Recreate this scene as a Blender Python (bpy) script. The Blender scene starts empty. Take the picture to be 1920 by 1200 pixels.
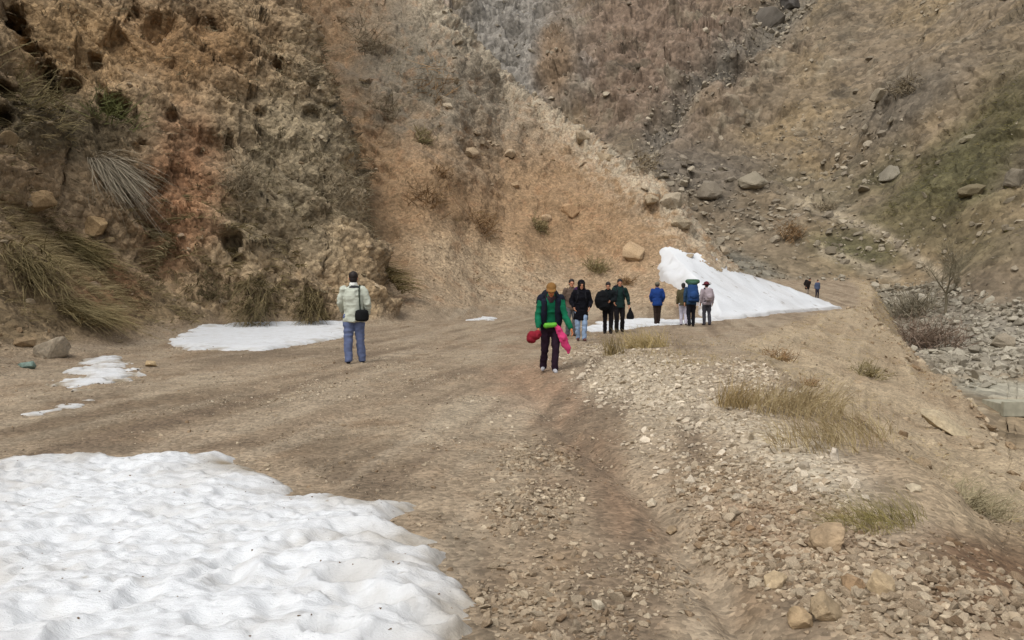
import bpy, bmesh, math, random, time
import numpy as np
from mathutils import Vector, Matrix
T0 = time.time()
rng = np.random.default_rng(7)
random.seed(7)
scene = bpy.context.scene
C = scene.collection

# ------------------------------------------------------------------ camera
CAM = np.array([0.0, 0.0, 1.5])
F = 1500.0                       # focal length in photograph pixels (1920 wide)
PITCH = math.atan(66.0 / F)
cam_d = bpy.data.cameras.new('camera')
cam_d.sensor_width = 36.0
cam_d.lens = 36.0 * F / 1920.0
cam_d.clip_start = 0.1
cam_d.clip_end = 3000.0
cam = bpy.data.objects.new('camera', cam_d)
C.objects.link(cam)
cam.location = CAM
cam.rotation_euler = (math.radians(90) - PITCH, 0, 0)
scene.camera = cam

# ------------------------------------------------------------------ overcast daylight
SUN_EL, SUN_AZ = math.radians(58), math.radians(215)     # azimuth clockwise from +Y
world = bpy.data.worlds.new('World')
scene.world = world
world.use_nodes = True
wn = world.node_tree.nodes
wl = world.node_tree.links
wn.clear()
sky = wn.new('ShaderNodeTexSky')
sky.sky_type = 'NISHITA'
sky.sun_disc = False
sky.sun_elevation = SUN_EL
sky.sun_rotation = SUN_AZ
sky.dust_density = 4.0
hs = wn.new('ShaderNodeHueSaturation')
hs.inputs['Saturation'].default_value = 0.22
bgn = wn.new('ShaderNodeBackground')
bgn.inputs['Strength'].default_value = 0.15
wo = wn.new('ShaderNodeOutputWorld')
wl.new(sky.outputs[0], hs.inputs['Color'])
wl.new(hs.outputs[0], bgn.inputs['Color'])
wl.new(bgn.outputs[0], wo.inputs['Surface'])
sun_d = bpy.data.lights.new('sun', 'SUN')
sun_d.energy = 0.9
sun_d.angle = math.radians(45)
sun_d.color = (1.0, 0.98, 0.95)
sun = bpy.data.objects.new('sun', sun_d)
C.objects.link(sun)
sd = Vector((math.sin(SUN_AZ) * math.cos(SUN_EL), math.cos(SUN_AZ) * math.cos(SUN_EL), math.sin(SUN_EL)))
sun.rotation_euler = sd.to_track_quat('Z', 'Y').to_euler()
vs = scene.view_settings
vs.view_transform = 'Standard'
vs.look = 'None'
vs.gamma = 1.0
vs.use_curve_mapping = False
vs.exposure = 0.44
scene.cycles.max_bounces = 4
scene.cycles.diffuse_bounces = 3
scene.cycles.use_denoising = True
scene.cycles.denoising_prefilter = 'NONE'

# ------------------------------------------------------------------ helpers
def lin(r, g, b):
    v = np.array([r, g, b], float) / 255.0
    return np.where(v <= 0.04045, v / 12.92, ((v + 0.055) / 1.055) ** 2.4)

def ray(px, py):
    u, v = (px - 960.0) / F, (600.0 - py) / F
    cp, sp = math.cos(PITCH), math.sin(PITCH)
    return np.array([u, cp + v * sp, -sp + v * cp])

def at(px, py, Y):
    d = ray(px, py)
    return CAM + d * (Y / d[1])

def gnd(px, py, z=0.0):
    d = ray(px, py)
    return CAM + d * ((z - CAM[2]) / d[2])

def project(P):
    """world points -> photograph pixels (used only to say where on the ground a patch of colour lies)"""
    q = P - CAM
    cp, sp = math.cos(PITCH), math.sin(PITCH)
    dep = q[..., 1] * cp - q[..., 2] * sp
    up = q[..., 1] * sp + q[..., 2] * cp
    dep = np.maximum(dep, 0.2)
    return 960 + F * q[..., 0] / dep, 600 - F * up / dep

def smin(a, b, k):
    h = np.clip(0.5 + 0.5 * (b - a) / k, 0, 1)
    return b * (1 - h) + a * h - k * h * (1 - h)

def smax(a, b, k):
    return -smin(-a, -b, k)

def sstep(a, b, x):
    t = np.clip((x - a) / (b - a), 0, 1)
    return t * t * (3 - 2 * t)

_TAB = np.random.default_rng(11).random((64 * 64 * 64)).astype(np.float32) * 2 - 1
def vnoise(x, y, z):
    """smooth lattice noise in -1..1"""
    x = np.asarray(x, np.float32); y = np.asarray(y, np.float32); z = np.asarray(z, np.float32)
    xi = np.floor(x); yi = np.floor(y); zi = np.floor(z)
    fx = x - xi; fy = y - yi; fz = z - zi
    fx = fx * fx * fx * (fx * (fx * 6 - 15) + 10)
    fy = fy * fy * fy * (fy * (fy * 6 - 15) + 10)
    fz = fz * fz * fz * (fz * (fz * 6 - 15) + 10)
    xi = xi.astype(np.int64); yi = yi.astype(np.int64); zi = zi.astype(np.int64)
    x0 = (xi & 63) * 4096; x1 = ((xi + 1) & 63) * 4096
    y0 = (yi & 63) * 64; y1 = ((yi + 1) & 63) * 64
    z0 = zi & 63; z1 = (zi + 1) & 63
    a = _TAB[x0 + y0 + z0] * (1 - fx) + _TAB[x1 + y0 + z0] * fx
    b = _TAB[x0 + y1 + z0] * (1 - fx) + _TAB[x1 + y1 + z0] * fx
    c = _TAB[x0 + y0 + z1] * (1 - fx) + _TAB[x1 + y0 + z1] * fx
    d = _TAB[x0 + y1 + z1] * (1 - fx) + _TAB[x1 + y1 + z1] * fx
    return (a * (1 - fy) + b * fy) * (1 - fz) + (c * (1 - fy) + d * fy) * fz

def fbm(x, y, z, freq, octv=4, gain=0.5, seed=0.0, ridged=False):
    s = 0.0; a = 1.0; f = freq; tot = 0.0
    for k in range(octv):
        o = seed * 13.7 + k * 5.3
        xr = 0.8 * x - 0.6 * y if k % 2 else x
        yr = 0.6 * x + 0.8 * y if k % 2 else y
        n = vnoise(xr * f + o, yr * f + o * 1.3, z * f - o * 0.7)
        if ridged:
            n = 1 - 2 * np.abs(n)
        s = s + a * n
        tot += a
        a *= gain
        f *= 2.03
    return s / tot

def _h(ix, iy, iz, k):
    return _TAB[((ix * 37 + k * 11) & 63) * 4096 + ((iy * 23 + k * 7) & 63) * 64 + ((iz + ix * 5 + iy * 3 + k * 17) & 63)] * 0.5 + 0.5

def worley(x, y, z, freq, seed=0):
    """F1, F2 of a jittered lattice and a random value of the nearest cell (8 nearest cells searched)"""
    x = np.asarray(x * freq + seed * 7.7, np.float32); y = np.asarray(y * freq - seed * 3.1, np.float32); z = np.asarray(z * freq + seed, np.float32)
    bx = np.floor(x - 0.5).astype(np.int64); by = np.floor(y - 0.5).astype(np.int64); bz = np.floor(z - 0.5).astype(np.int64)
    f1 = np.full(x.shape, 9.0, np.float32); f2 = f1.copy(); cid = np.zeros(x.shape, np.float32)
    for i in (0, 1):
        for j in (0, 1):
            for k in (0, 1):
                cx, cy, cz = bx + i, by + j, bz + k
                dx = cx + _h(cx, cy, cz, 1) - x; dy = cy + _h(cx, cy, cz, 2) - y; dz = cz + _h(cx, cy, cz, 3) - z
                d = dx * dx + dy * dy + dz * dz
                r = _h(cx, cy, cz, 4)
                near = d < f1
                f2 = np.where(near, f1, np.minimum(f2, d))
                cid = np.where(near, r, cid)
                f1 = np.where(near, d, f1)
    return np.sqrt(f1), np.sqrt(f2), cid

def facets(x, y, z, freq, seed=0):
    """broken rock: every cell of a jittered lattice is a plane of its own tilt and level"""
    x = np.asarray(x * freq + seed * 5.3, np.float32); y = np.asarray(y * freq - seed * 2.7, np.float32); z = np.asarray(z * freq + seed * 1.9, np.float32)
    bx = np.floor(x - 0.5).astype(np.int64); by = np.floor(y - 0.5).astype(np.int64); bz = np.floor(z - 0.5).astype(np.int64)
    best = np.full(x.shape, 9.0, np.float32); out = np.zeros(x.shape, np.float32)
    for i in (0, 1):
        for j in (0, 1):
            for k in (0, 1):
                cx, cy, cz = bx + i, by + j, bz + k
                dx = x - cx - _h(cx, cy, cz, 1); dy = y - cy - _h(cx, cy, cz, 2); dz = z - cz - _h(cx, cy, cz, 3)
                d = dx * dx + dy * dy + dz * dz
                v = 0.6 * (_h(cx, cy, cz, 4) - .5) + (_h(cx, cy, cz, 5) - .5) * 1.3 * dx + (_h(cx, cy, cz, 6) - .5) * 1.3 * dy + (_h(cx, cy, cz, 8) - .5) * 1.3 * dz
                near = d < best
                out = np.where(near, v, out); best = np.where(near, d, best)
    return out

def interp(x, pts):
    a = np.array(pts, float)
    return np.interp(x, a[:, 0], a[:, 1])

def sinterp(x, pts, w=1.2):
    return (interp(x - w, pts) + 2 * interp(x, pts) + interp(x + w, pts)) * 0.25

def mesh_from(name, V, Q, smooth=True):
    """V (n,3), Q (m,3|4)"""
    V = np.ascontiguousarray(V, np.float32); Q = np.ascontiguousarray(Q, np.int32)
    me = bpy.data.meshes.new(name)
    k = Q.shape[1]
    me.vertices.add(len(V)); me.vertices.foreach_set('co', V.ravel())
    me.loops.add(Q.size); me.loops.foreach_set('vertex_index', Q.ravel())
    me.polygons.add(len(Q))
    me.polygons.foreach_set('loop_start', np.arange(0, Q.size, k, dtype=np.int32))
    me.polygons.foreach_set('loop_total', np.full(len(Q), k, np.int32))
    me.polygons.foreach_set('use_smooth', np.full(len(Q), smooth, bool))
    me.update(calc_edges=True)
    return me

def set_col(me, col, name='Col'):
    at_ = me.color_attributes.new(name, 'FLOAT_COLOR', 'POINT')
    c4 = np.ones((len(col), 4), np.float32); c4[:, :3] = col
    at_.data.foreach_set('color', c4.ravel())

def link(name, me, mat=None, parent=None):
    o = bpy.data.objects.new(name, me)
    C.objects.link(o)
    if mat is not None:
        if isinstance(mat, (list, tuple)):
            for m in mat: me.materials.append(m)
        else:
            me.materials.append(mat)
    if parent is not None:
        o.parent = parent
    return o

def tag(o, label=None, cat=None, group=None, kind=None):
    if label: o['label'] = label
    if cat: o['category'] = cat
    if group: o['group'] = group
    if kind: o['kind'] = kind
    return o

# ------------------------------------------------------------------ materials
def nodes_of(name):
    m = bpy.data.materials.new(name)
    m.use_nodes = True
    nt = m.node_tree
    b = nt.nodes['Principled BSDF']
    return m, nt, b

def earth_mat(name, scales=(3.0, 14.0, 60.0), contrast=0.35, bump=0.4, bump_dist=0.05, rough=0.95, pebble=0.0):
    """the ground's own colour from the 'Col' attribute, broken up by grain and pebbles, with fine relief"""
    m, nt, b = nodes_of(name)
    N, L = nt.nodes, nt.links
    at_ = N.new('ShaderNodeAttribute'); at_.attribute_name = 'Col'
    tc = N.new('ShaderNodeTexCoord')
    acc = None
    hgt = None
    for i, s in enumerate(scales):
        n = N.new('ShaderNodeTexNoise'); n.inputs['Scale'].default_value = s
        n.inputs['Detail'].default_value = 3; n.inputs['Roughness'].default_value = 0.65
        L.new(tc.outputs['Object'], n.inputs['Vector'])
        if acc is None:
            acc = n.outputs['Fac']
        else:
            a = N.new('ShaderNodeMath'); a.operation = 'ADD'
            L.new(acc, a.inputs[0]); L.new(n.outputs['Fac'], a.inputs[1]); acc = a.outputs[0]
    mr = N.new('ShaderNodeMapRange')
    k = len(scales)
    mr.inputs['From Min'].default_value = k * 0.34; mr.inputs['From Max'].default_value = k * 0.66
    mr.inputs['To Min'].default_value = 1 - contrast; mr.inputs['To Max'].default_value = 1 + contrast
    L.new(acc, mr.inputs['Value'])
    mul = N.new('ShaderNodeVectorMath'); mul.operation = 'SCALE'
    L.new(at_.outputs['Color'], mul.inputs[0]); L.new(mr.outputs[0], mul.inputs['Scale'])
    col = mul.outputs[0]
    hgt = acc
    if pebble > 0:
        vo = N.new('ShaderNodeTexVoronoi'); vo.inputs['Scale'].default_value = pebble
        L.new(tc.outputs['Object'], vo.inputs['Vector'])
        sep = N.new('ShaderNodeSeparateColor'); L.new(vo.outputs['Color'], sep.inputs[0])
        mr2 = N.new('ShaderNodeMapRange')
        mr2.inputs['From Min'].default_value = 0.0; mr2.inputs['From Max'].default_value = 1.0
        mr2.inputs['To Min'].default_value = 0.72; mr2.inputs['To Max'].default_value = 1.3
        L.new(sep.outputs[0], mr2.inputs['Value'])
        mul2 = N.new('ShaderNodeVectorMath'); mul2.operation = 'SCALE'
        L.new(col, mul2.inputs[0]); L.new(mr2.outputs[0], mul2.inputs['Scale'])
        col = mul2.outputs[0]
        sm = N.new('ShaderNodeMath'); sm.operation = 'MULTIPLY_ADD'
        L.new(vo.outputs['Distance'], sm.inputs[0]); sm.inputs[1].default_value = -0.9
        L.new(acc, sm.inputs[2]); hgt = sm.outputs[0]
    L.new(col, b.inputs['Base Color'])
    b.inputs['Roughness'].default_value = rough
    b.inputs['Specular IOR Level'].default_value = 0.2
    bp = N.new('ShaderNodeBump'); bp.inputs['Strength'].default_value = bump; bp.inputs['Distance'].default_value = bump_dist
    L.new(hgt, bp.inputs['Height']); L.new(bp.outputs[0], b.inputs['Normal'])
    return m

M_ROAD = earth_mat('packed_dirt', (2.5, 30.0), 0.34, 0.4, 0.02, pebble=28.0)
M_BANK = earth_mat('dry_bank_soil', (2.0, 16.0), 0.40, 0.7, 0.06, pebble=12.0)
M_CLIFF = earth_mat('clay_and_rock', (1.0, 7.0), 0.45, 0.8, 0.12, pebble=5.0)
M_SCREE = earth_mat('orange_scree_soil', (0.6, 9.0), 0.28, 0.5, 0.06, pebble=9.0)
M_FAR = earth_mat('far_hillside_earth', (0.2, 1.5), 0.40, 0.5, 0.35, pebble=1.1)

# ------------------------------------------------------------------ terrain: heights of the place
XE = [(0, 1.2), (3, 1.9), (5.5, 2.7), (9.5, 3.3), (17, 4.5), (25, 8), (35, 12.5), (43, 17), (50, 21.5), (60, 26), (76, 33), (95, 40), (130, 50)]
XB = [(0, 6.3), (6, 6.8), (13.7, 8.8), (23, 12.7), (35, 17), (49, 21.8), (60, 27), (76, 34.5), (95, 42), (130, 52)]
ZB = [(0, -1.2), (13.7, -1.25), (23, -1.5), (35, -1.0), (49, -0.15), (60, -0.2), (95, -0.2)]
RILL = [(2, 1.0), (4.3, 1.0), (5.8, 0.97), (7.6, 0.6), (10, 0.35), (13.5, 0.14), (17, -0.2)]

def h_road(x, y):
    xe, xb, zb = sinterp(y, XE), sinterp(y, XB, 2.0), sinterp(y, ZB, 2.0)
    t = np.clip((x - xe) / (xb - xe), -1, 1)
    z = np.where(t > 0, zb * np.maximum(t, 0) ** 1.15, 0.0)
    over = np.maximum(x - xb, 0)
    z = z - 1.5 * over + 0.0
    # rubble ridge along the outer edge, and the rain-cut rill beside it
    xr = sinterp(y, RILL, 0.6)
    u = (x - xr) / np.maximum(xe - xr, 0.3)
    ridge = np.where((u > 0), np.sin(np.clip(u, 0, 1.6) / 1.6 * math.pi) ** 1.2, 0.0)
    amp = interp(y, [(0, .14), (4, .17), (8, .34), (15, .36), (19, .06), (26, 0)])
    z = z + amp * ridge - 0.22 * sstep(0.1, 0.9, x - xe) * interp(y, [(4, 0), (7, 1), (16, 1), (20, 0)])
    z = z - 0.06 * np.exp(-((x - xr) / 0.10) ** 2) * interp(y, [(3, 1), (11, .7), (14, 0)])
    # shallow wheel ruts
    for off in (-2.3, -4.0):
        z = z - 0.035 * np.exp(-((x - xr - off - 0.05 * (y - 8)) / 0.22) ** 2) * interp(y, [(3, 0), (8, 1), (20, 1), (30, 0)])
    z = z + 0.055 * np.maximum(y - 58, 0)
    return z

def h_spur(x, y):
    yb = sinterp(x, [(-40, 30), (-12, 32), (-5, 32.5), (-3.2, 34), (-1.6, 38.5), (2, 40.3), (5, 40.3), (7, 38.4), (9.5, 37.2), (14, 43.0), (20, 52), (40, 80)], 1.0)
    d = (y - yb) * 0.93 + 0.9 * vnoise(x * 0.35, y * 0.2, x * 0 + 2.0) + 0.35 * vnoise(x * 1.1, y * 0.6, x * 0 + 5.0)
    front = np.where(d > 0, 0.55 * np.minimum(d, 5) + 0.86 * np.maximum(d - 5, 0), d * 0.8)
    east = 1.0 * ((16.2 + 0.1 * (y - 46)) - x)
    s = smin(front, east, 2.5)
    return smin(s, 60 + 0 * s, 6)

def h_buttress(x, y):
    f = (x + 5) * -0.521 + (y - 30.5) * 0.853
    f = f + 1.1 * vnoise(x * 0.3, y * 0.16, x * 0 + 1.5) + 0.5 * vnoise(x * 0.8, y * 0.5, x * 0 + 7.5)
    front = np.where(f > 0, np.where(f < 1.2, f * 1.0, 1.2 + (f - 1.2) * 1.42), f)
    r = (x + 4.4) * -0.992 - (y - 31.7) * 0.115
    side = r * 2.6
    return smin(smin(front, side, 2.2), 34 + 0 * f, 6)

def h_left(x, y):
    xb = sinterp(y, [(0, -8.2), (6, -8.6), (14, -9.2), (20, -9.7), (24, -10.2), (30, -10.8), (60, -14)])
    s = xb - x + 0.4 * np.sin(y * 0.7) + 0.25 * np.sin(y * 1.9 + 1)
    h = np.where(s < 4.6, 0.76 * s, 3.5 + (s - 4.6) * 1.9)
    h = np.where(s < 0, 0.6 * s, h)
    return smin(h, 24 + 0.3 * s, 5)

# far side of the valley: a smooth sheet through points of the hillside, in metres
def tps_fit(P):
    n = len(P)
    d = np.hypot(P[:, None, 0] - P[None, :, 0], P[:, None, 1] - P[None, :, 1])
    K = np.where(d > 0, d * d * np.log(np.maximum(d, 1e-9)), 0) + np.eye(n) * 20.0
    A = np.zeros((n + 3, n + 3)); A[:n, :n] = K
    A[:n, n] = 1; A[:n, n + 1:] = P[:, :2]; A[n, :n] = 1; A[n + 1:, :n] = P[:, :2].T
    return np.linalg.solve(A, np.concatenate([P[:, 2], np.zeros(3)]))

_px = [(1300, 440, 112), (1500, 200, 142), (1600, 0, 168), (1300, 100, 165), (1920, 450, 76), (1920, 200, 97), (1920, 0, 122),
       (1000, 100, 195), (860, 0, 225), (1050, 250, 155), (1180, 330, 128), (1700, 560, 85), (1850, 620, 69), (1850, 700, 55),
       (1900, 785, 43), (1900, 735, 48), (1920, 570, 72), (1600, 545, 90), (1450, 500, 96), (1760, 510, 88), (1500, 400, 110),
       (1700, 350, 106), (1750, 150, 124), (1450, 20, 185), (1200, 0, 205), (1100, 60, 190), (1380, 330, 125), (1600, 300, 122)]
_cp = [tuple(at(*p)) for p in _px]
_cp += [(10, 40, -7), (0, 25, -9), (22, 46, -5.5), (26, 38, -6), (20, 25, -7), (30, 30, -6.2), (12, 12, -7.5), (60, 40, -3), (45, 45, -5),
        (80, 80, 14), (100, 60, 22), (60, 120, 36), (110, 110, 55), (0, 280, 110), (60, 240, 105), (-30, 280, 120), (130, 220, 110),
        (-40, 230, 90), (20, 95, 4), (10, 110, 10), (0, 130, 24), (60, 20, -4), (90, 30, 8), (28, 41, -7), (31, 39, -7.2), (35, 41, -6.8)]
_cp = np.array(_cp)
_w = tps_fit(_cp)
def h_far(x, y):
    z = _w[-3] + _w[-2] * x + _w[-1] * y
    for (cx, cy, _), w in zip(_cp, _w[:-3]):
        d2 = (x - cx) ** 2 + (y - cy) ** 2
        z = z + w * 0.5 * d2 * np.log(np.maximum(d2, 1e-9))
    return np.clip(z, -9, 170)

def base_height(x, y, parts=False):
    a, s, b, l = h_road(x, y), h_spur(x, y), h_buttress(x, y), h_left(x, y)
    c = h_far(x, y)
    g = smax(a, c, 0.6)
    left = smax(b, l, 0.8)
    z = smax(smax(g, s, 1.8), left, 0.7)
    if parts:
        return z, a, s, b, l, c
    return z

# grid: columns fan out from the near end of the track, rows follow the ground so that cells stay even in size
NC, NR = 760, 720
th_in = np.radians(35.0)
th = np.concatenate([np.radians(np.linspace(-62, -36, 40)), np.linspace(-th_in, th_in, NC), np.radians(np.linspace(36, 62, 40))])
NCOL = len(th)
rs = np.geomspace(1.4, 430.0, 1300)
X = np.sin(th)[:, None] * rs[None, :]
Y = np.cos(th)[:, None] * rs[None, :]
Z = base_height(X, Y)
dr = np.diff(rs)[None, :]; dz = np.diff(Z, axis=1)
ds = np.sqrt(dr * dr + dz * dz)
rm = 0.5 * (rs[1:] + rs[:-1])[None, :]; zm = 0.5 * (Z[:, 1:] + Z[:, :-1])
vx, vz = rm, zm - 1.5
vl = np.sqrt(vx * vx + vz * vz)
face = np.abs(dz * vx - dr * vz) / (ds * vl)             # how squarely the strip faces the track
wgt = ds * (face + 0.12) / vl * np.where((np.abs(dz) < 0.3 * dr) & (rm < 60), 0.55, 1.0)
# even out between neighbouring columns
kern = np.ones(25) / 25
cum = np.concatenate([np.zeros((NCOL, 1)), np.cumsum(wgt, axis=1)], axis=1)
cum /= cum[:, -1:]
q = np.linspace(0, 1, NR)
R = np.empty((NCOL, NR))
for i in range(NCOL):
    R[i] = np.interp(q, cum[i], rs)
X = np.sin(th)[:, None] * R; Y = np.cos(th)[:, None] * R
Z, A_, S_, B_, L_, C_ = base_height(X, Y, True)
del cum, wgt, face, ds
P = np.stack([X, Y, Z], -1)
def grid_normals(P):
    gu = np.gradient(P, axis=0); gv = np.gradient(P, axis=1)
    n = np.cross(gu, gv)
    n /= np.maximum(np.linalg.norm(n, axis=-1, keepdims=True), 1e-9)
    n[n[..., 2] < 0] *= -1
    return n
N0 = grid_normals(P)
# which piece of the place each vertex belongs to
left_h = np.maximum(np.maximum(S_, B_), L_)
w_left = sstep(-0.15, 0.5, left_h - np.maximum(A_, C_))
w_butt = sstep(-0.6, 0.8, B_ - np.maximum(S_, L_)) * w_left
w_bank = sstep(-0.6, 0.8, L_ - np.maximum(S_, B_)) * w_left
w_scree = np.clip(w_left - w_butt - w_bank, 0, 1)
w_far = (1 - w_left) * sstep(-0.3, 0.6, C_ - A_)
w_road = np.clip(1 - w_left - w_far, 0, 1)
xe_ = sinterp(Y, XE); xb_ = sinterp(Y, XB, 2.0)
w_slope = w_road * sstep(-0.3, 0.4, X - xe_)
px, py = project(P)
print('base', round(time.time() - T0, 1))

def blob(cx, cy, rx, ry, rot=0.0, soft=0.5, warp=0.35):
    """weight of an irregular patch of the ground around the point seen at (cx, cy)"""
    a = math.radians(rot)
    dx, dy = px - cx, py - cy
    u = (dx * math.cos(a) + dy * math.sin(a)) / rx
    v = (-dx * math.sin(a) + dy * math.cos(a)) / ry
    d = np.sqrt(u * u + v * v) + warp * WARP
    return 1 - sstep(1 - soft, 1 + soft * 0.4, d)
rr = np.sqrt(X * X + Y * Y)
fq = 1.0 / np.clip(rr, 4, 200)
WARP = fbm(X, Y, Z, 0.9, 3, seed=3) * sstep(80, 30, rr) + fbm(X, Y, Z, 0.12, 4, seed=4) * sstep(30, 80, rr)

# ---- relief
D = np.zeros_like(Z)
nearm = (w_road > 0.02) & (rr < 120)
xs, ys, zs = X[nearm], Y[nearm], Z[nearm]
D[nearm] += w_road[nearm] * (0.035 * fbm(xs, ys, zs, 0.8, 3, seed=1) + 0.018 * fbm(xs, ys, zs, 5.0, 3, seed=2)
                             + w_slope[nearm] * (0.16 * fbm(xs, ys, zs, 0.9, 4, seed=5)))
sl = w_slope > 0.02
fur = fbm((X[sl] - 0.45 * Y[sl]) * 0.9, (Y[sl] + 0.45 * X[sl]) * 0.10, Z[sl] * 0, 1.0, 4, seed=15, ridged=True)
D[sl] += w_slope[sl] * 0.16 * fur
FUR = np.zeros_like(Z); FUR[sl] = fur
clm = w_left > 0.01
xs, ys, zs = X[clm], Y[clm], Z[clm]
bn = (zs + 0.85 * xs) / 1.31; bu = (xs - 0.85 * zs) / 1.31    # across and along beds that dip to the right
xa, ya, za = bu * 0.6, ys * 0.75, bn * 1.45
rk = w_butt[clm] + w_bank[clm] * sstep(2.6, 4.6, zs)          # bare rock and hard clay
bank = w_bank[clm] * (1 - sstep(2.6, 4.6, zs))
sc = w_scree[clm]
big = fbm(xa, ya, za * .8, 0.3, 3, seed=6)
rid = fbm(xa, ya, za, 0.55, 4, seed=7, ridged=True)
bed = bn / 1.3 + 0.5 * fbm(xs, ys, zs, 0.25, 3, seed=14)
bed = bed - np.floor(bed)
ledge = sstep(0.0, 0.75, bed) * sstep(1.0, 0.88, bed)
f1, f2, cid = worley(xa + 0.3 * big, ya, za, 0.85, 1)
g1, g2, cid2 = worley(xa, ya + 0.2 * big, za, 2.4, 2)
fine = fbm(xs, ys, zs, 3.0, 3, seed=8)
fa1 = facets(xa, ya, za, 0.75, 1); fa2 = facets(xa + .2 * big, ya, za, 1.9, 2); fa3 = facets(xs, ys, zs, 4.2, 3)
rel = rk * (0.95 * big + 0.12 * rid + 0.40 * ledge + 0.72 * fa1 + 0.30 * fa2 + 0.14 * fa3 + 0.03 * fine)
rel = rel + bank * (0.25 * big + 0.18 * rid + 0.10 * fine + 0.06 * (cid2 - 0.5))
up_s = sstep(0.0, 1.0, (S_[clm] - 3) / 8)
rel = rel + sc * (0.5 * big + (0.10 + 0.5 * up_s) * rid * 0.8 + (0.06 + .1 * up_s) * fine + (0.05 + .15 * up_s) * (cid2 - 0.5) + 0.25 * up_s * (cid - 0.5))
D[clm] += rel
# outcrops along the crest of the spur
crest = np.exp(-((S_ - L_ * 0 - 1.0 * ((16.2 + 0.1 * (Y - 46)) - X)) / 3.0) ** 2) * w_scree
xs, ys, zs = X[clm], Y[clm], Z[clm]
D[clm] += crest[clm] * (0.35 * (cid - 0.35) + 0.2 * (cid2 - .5))
fam = w_far > 0.01
xs, ys, zs = X[fam], Y[fam], Z[fam]
crag = np.clip(np.maximum(blob(1220, 110, 330, 190, 0, .6), blob(930, 90, 170, 190, 0, .6))[fam], 0, 1)
crag = np.maximum(crag, 0.5 * blob(1400, 60, 150, 200, 30, .7)[fam])
fb = fbm(xs, ys, zs, 0.03, 4, seed=9)
fr = fbm(xs, ys, zs * 0.5, 0.07, 4, seed=10, ridged=True)
f1, f2, cid = worley(xs, ys, zs * 0.6, 0.16, 3)
g1, g2, cid2 = worley(xs, ys, zs, 0.45, 4)
ff = fbm(xs, ys, zs, 0.6, 3, seed=12)
dist = sstep(50, 90, rr[fam])
D[fam] += w_far[fam] * dist * (2.2 * fb * sstep(0, 10, zs) + 0.22 * ff + 0.25 * (cid2 - 0.5)
                        + crag * (2.2 * fr + 1.2 * (cid - 0.5) + .6 * (cid2 - 0.5)) + 1.5 * sstep(3, 12, zs) * fr + .5 * sstep(3, 12, zs) * (cid - .5))
D[fam] += w_far[fam] * dist * (crag * (4.0 * facets(xs, ys, zs * .7, .13, 4) + 1.8 * facets(xs, ys, zs, .36, 5)) + sstep(3, 12, zs) * .8 * facets(xs, ys, zs, .3, 6))
D[fam] += w_far[fam] * (1 - dist) * (0.25 * ff)
# gully that runs down between the crags and the open slope
gl = np.full(Z.shape, 9.0)
for (x0, y0), (x1, y1) in [((1500, 0), (1400, 90)), ((1400, 90), (1290, 190)), ((1290, 190), (1220, 290))]:
    t = np.clip(((px - x0) * (x1 - x0) + (py - y0) * (y1 - y0)) / ((x1 - x0) ** 2 + (y1 - y0) ** 2), 0, 1)
    gl = np.minimum(gl, np.hypot(px - x0 - t * (x1 - x0), py - y0 - t * (y1 - y0)) / 30.0 + 0.4 * WARP)
gully = np.exp(-gl ** 2) * w_far
D -= 2.5 * gully
P2 = P + N0 * D[..., None]
# hollows in the left-hand cliff
def hollow(p, rad, depth, dirv):
    p = np.array(p); dv = np.array(dirv) / np.linalg.norm(dirv)
    q_ = P2 - p
    a = (q_ @ dv)
    d = np.linalg.norm(q_ - a[..., None] * dv, axis=-1) / rad + 0.25 * WARP
    w = (1 - sstep(0.35, 1.0, d + .35 * WARP)) * (np.abs(a) < 3) * w_left
    P2[...] += (w * depth)[..., None] * dv
qx, qy = project(P2)
qd = np.linalg.norm(P2 - CAM, axis=-1)
for (hx, hy, rad, dep) in [(212, 185, .62, 2.2), (18, 10, .6, 2.0), (40, 45, .6, 2.0), (62, 80, .55, 1.8), (85, 120, .5, 1.6), (5, 215, .6, 1.4), (8, 165, .4, 1.2), (105, 160, .4, 1.0),
                           (175, 110, .4, .9), (290, 55, .9, .7), (515, 118, .28, .8), (395, 40, .7, .6), (590, 150, .35, .7), (432, 450, .45, .9), (445, 480, .35, .7),
                           (260, 265, .35, .8), (590, 215, .35, .5), (680, 150, .4, .7), (480, 205, .3, .5), (140, 150, .4, 1.0), (250, 30, .4, .6), (330, 215, .25, .5), (385, 280, .3, .5)]:
    m_ = (np.abs(qx - hx) < 8) & (np.abs(qy - hy) < 8) & (w_left > .3)
    if not m_.any(): continue
    dm = qd[m_].min()
    p_ = P2[m_][np.argmin(qd[m_])]
    d_ = p_ - CAM
    hollow(p_, rad, dep, (d_[0], d_[1], 0.0))
del qx, qy, qd
px, py = project(P2)
NN = grid_normals(P2)
print('relief', round(time.time() - T0, 1))

# ---- the earth's own colours, with distance haze painted into the gorge
def mixc(col, w, c):
    w = np.clip(w, 0, 1)[..., None]
    return col * (1 - w) + np.asarray(c) * w
px0, py0 = px, py
n1 = fbm(X, Y, Z, 0.5, 4, seed=21); n2 = fbm(X, Y, Z, 2.2, 3, seed=22); n3 = fbm(X, Y, Z, 0.09, 4, seed=23)
col = np.zeros(P.shape) + lin(146, 125, 98)
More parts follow.
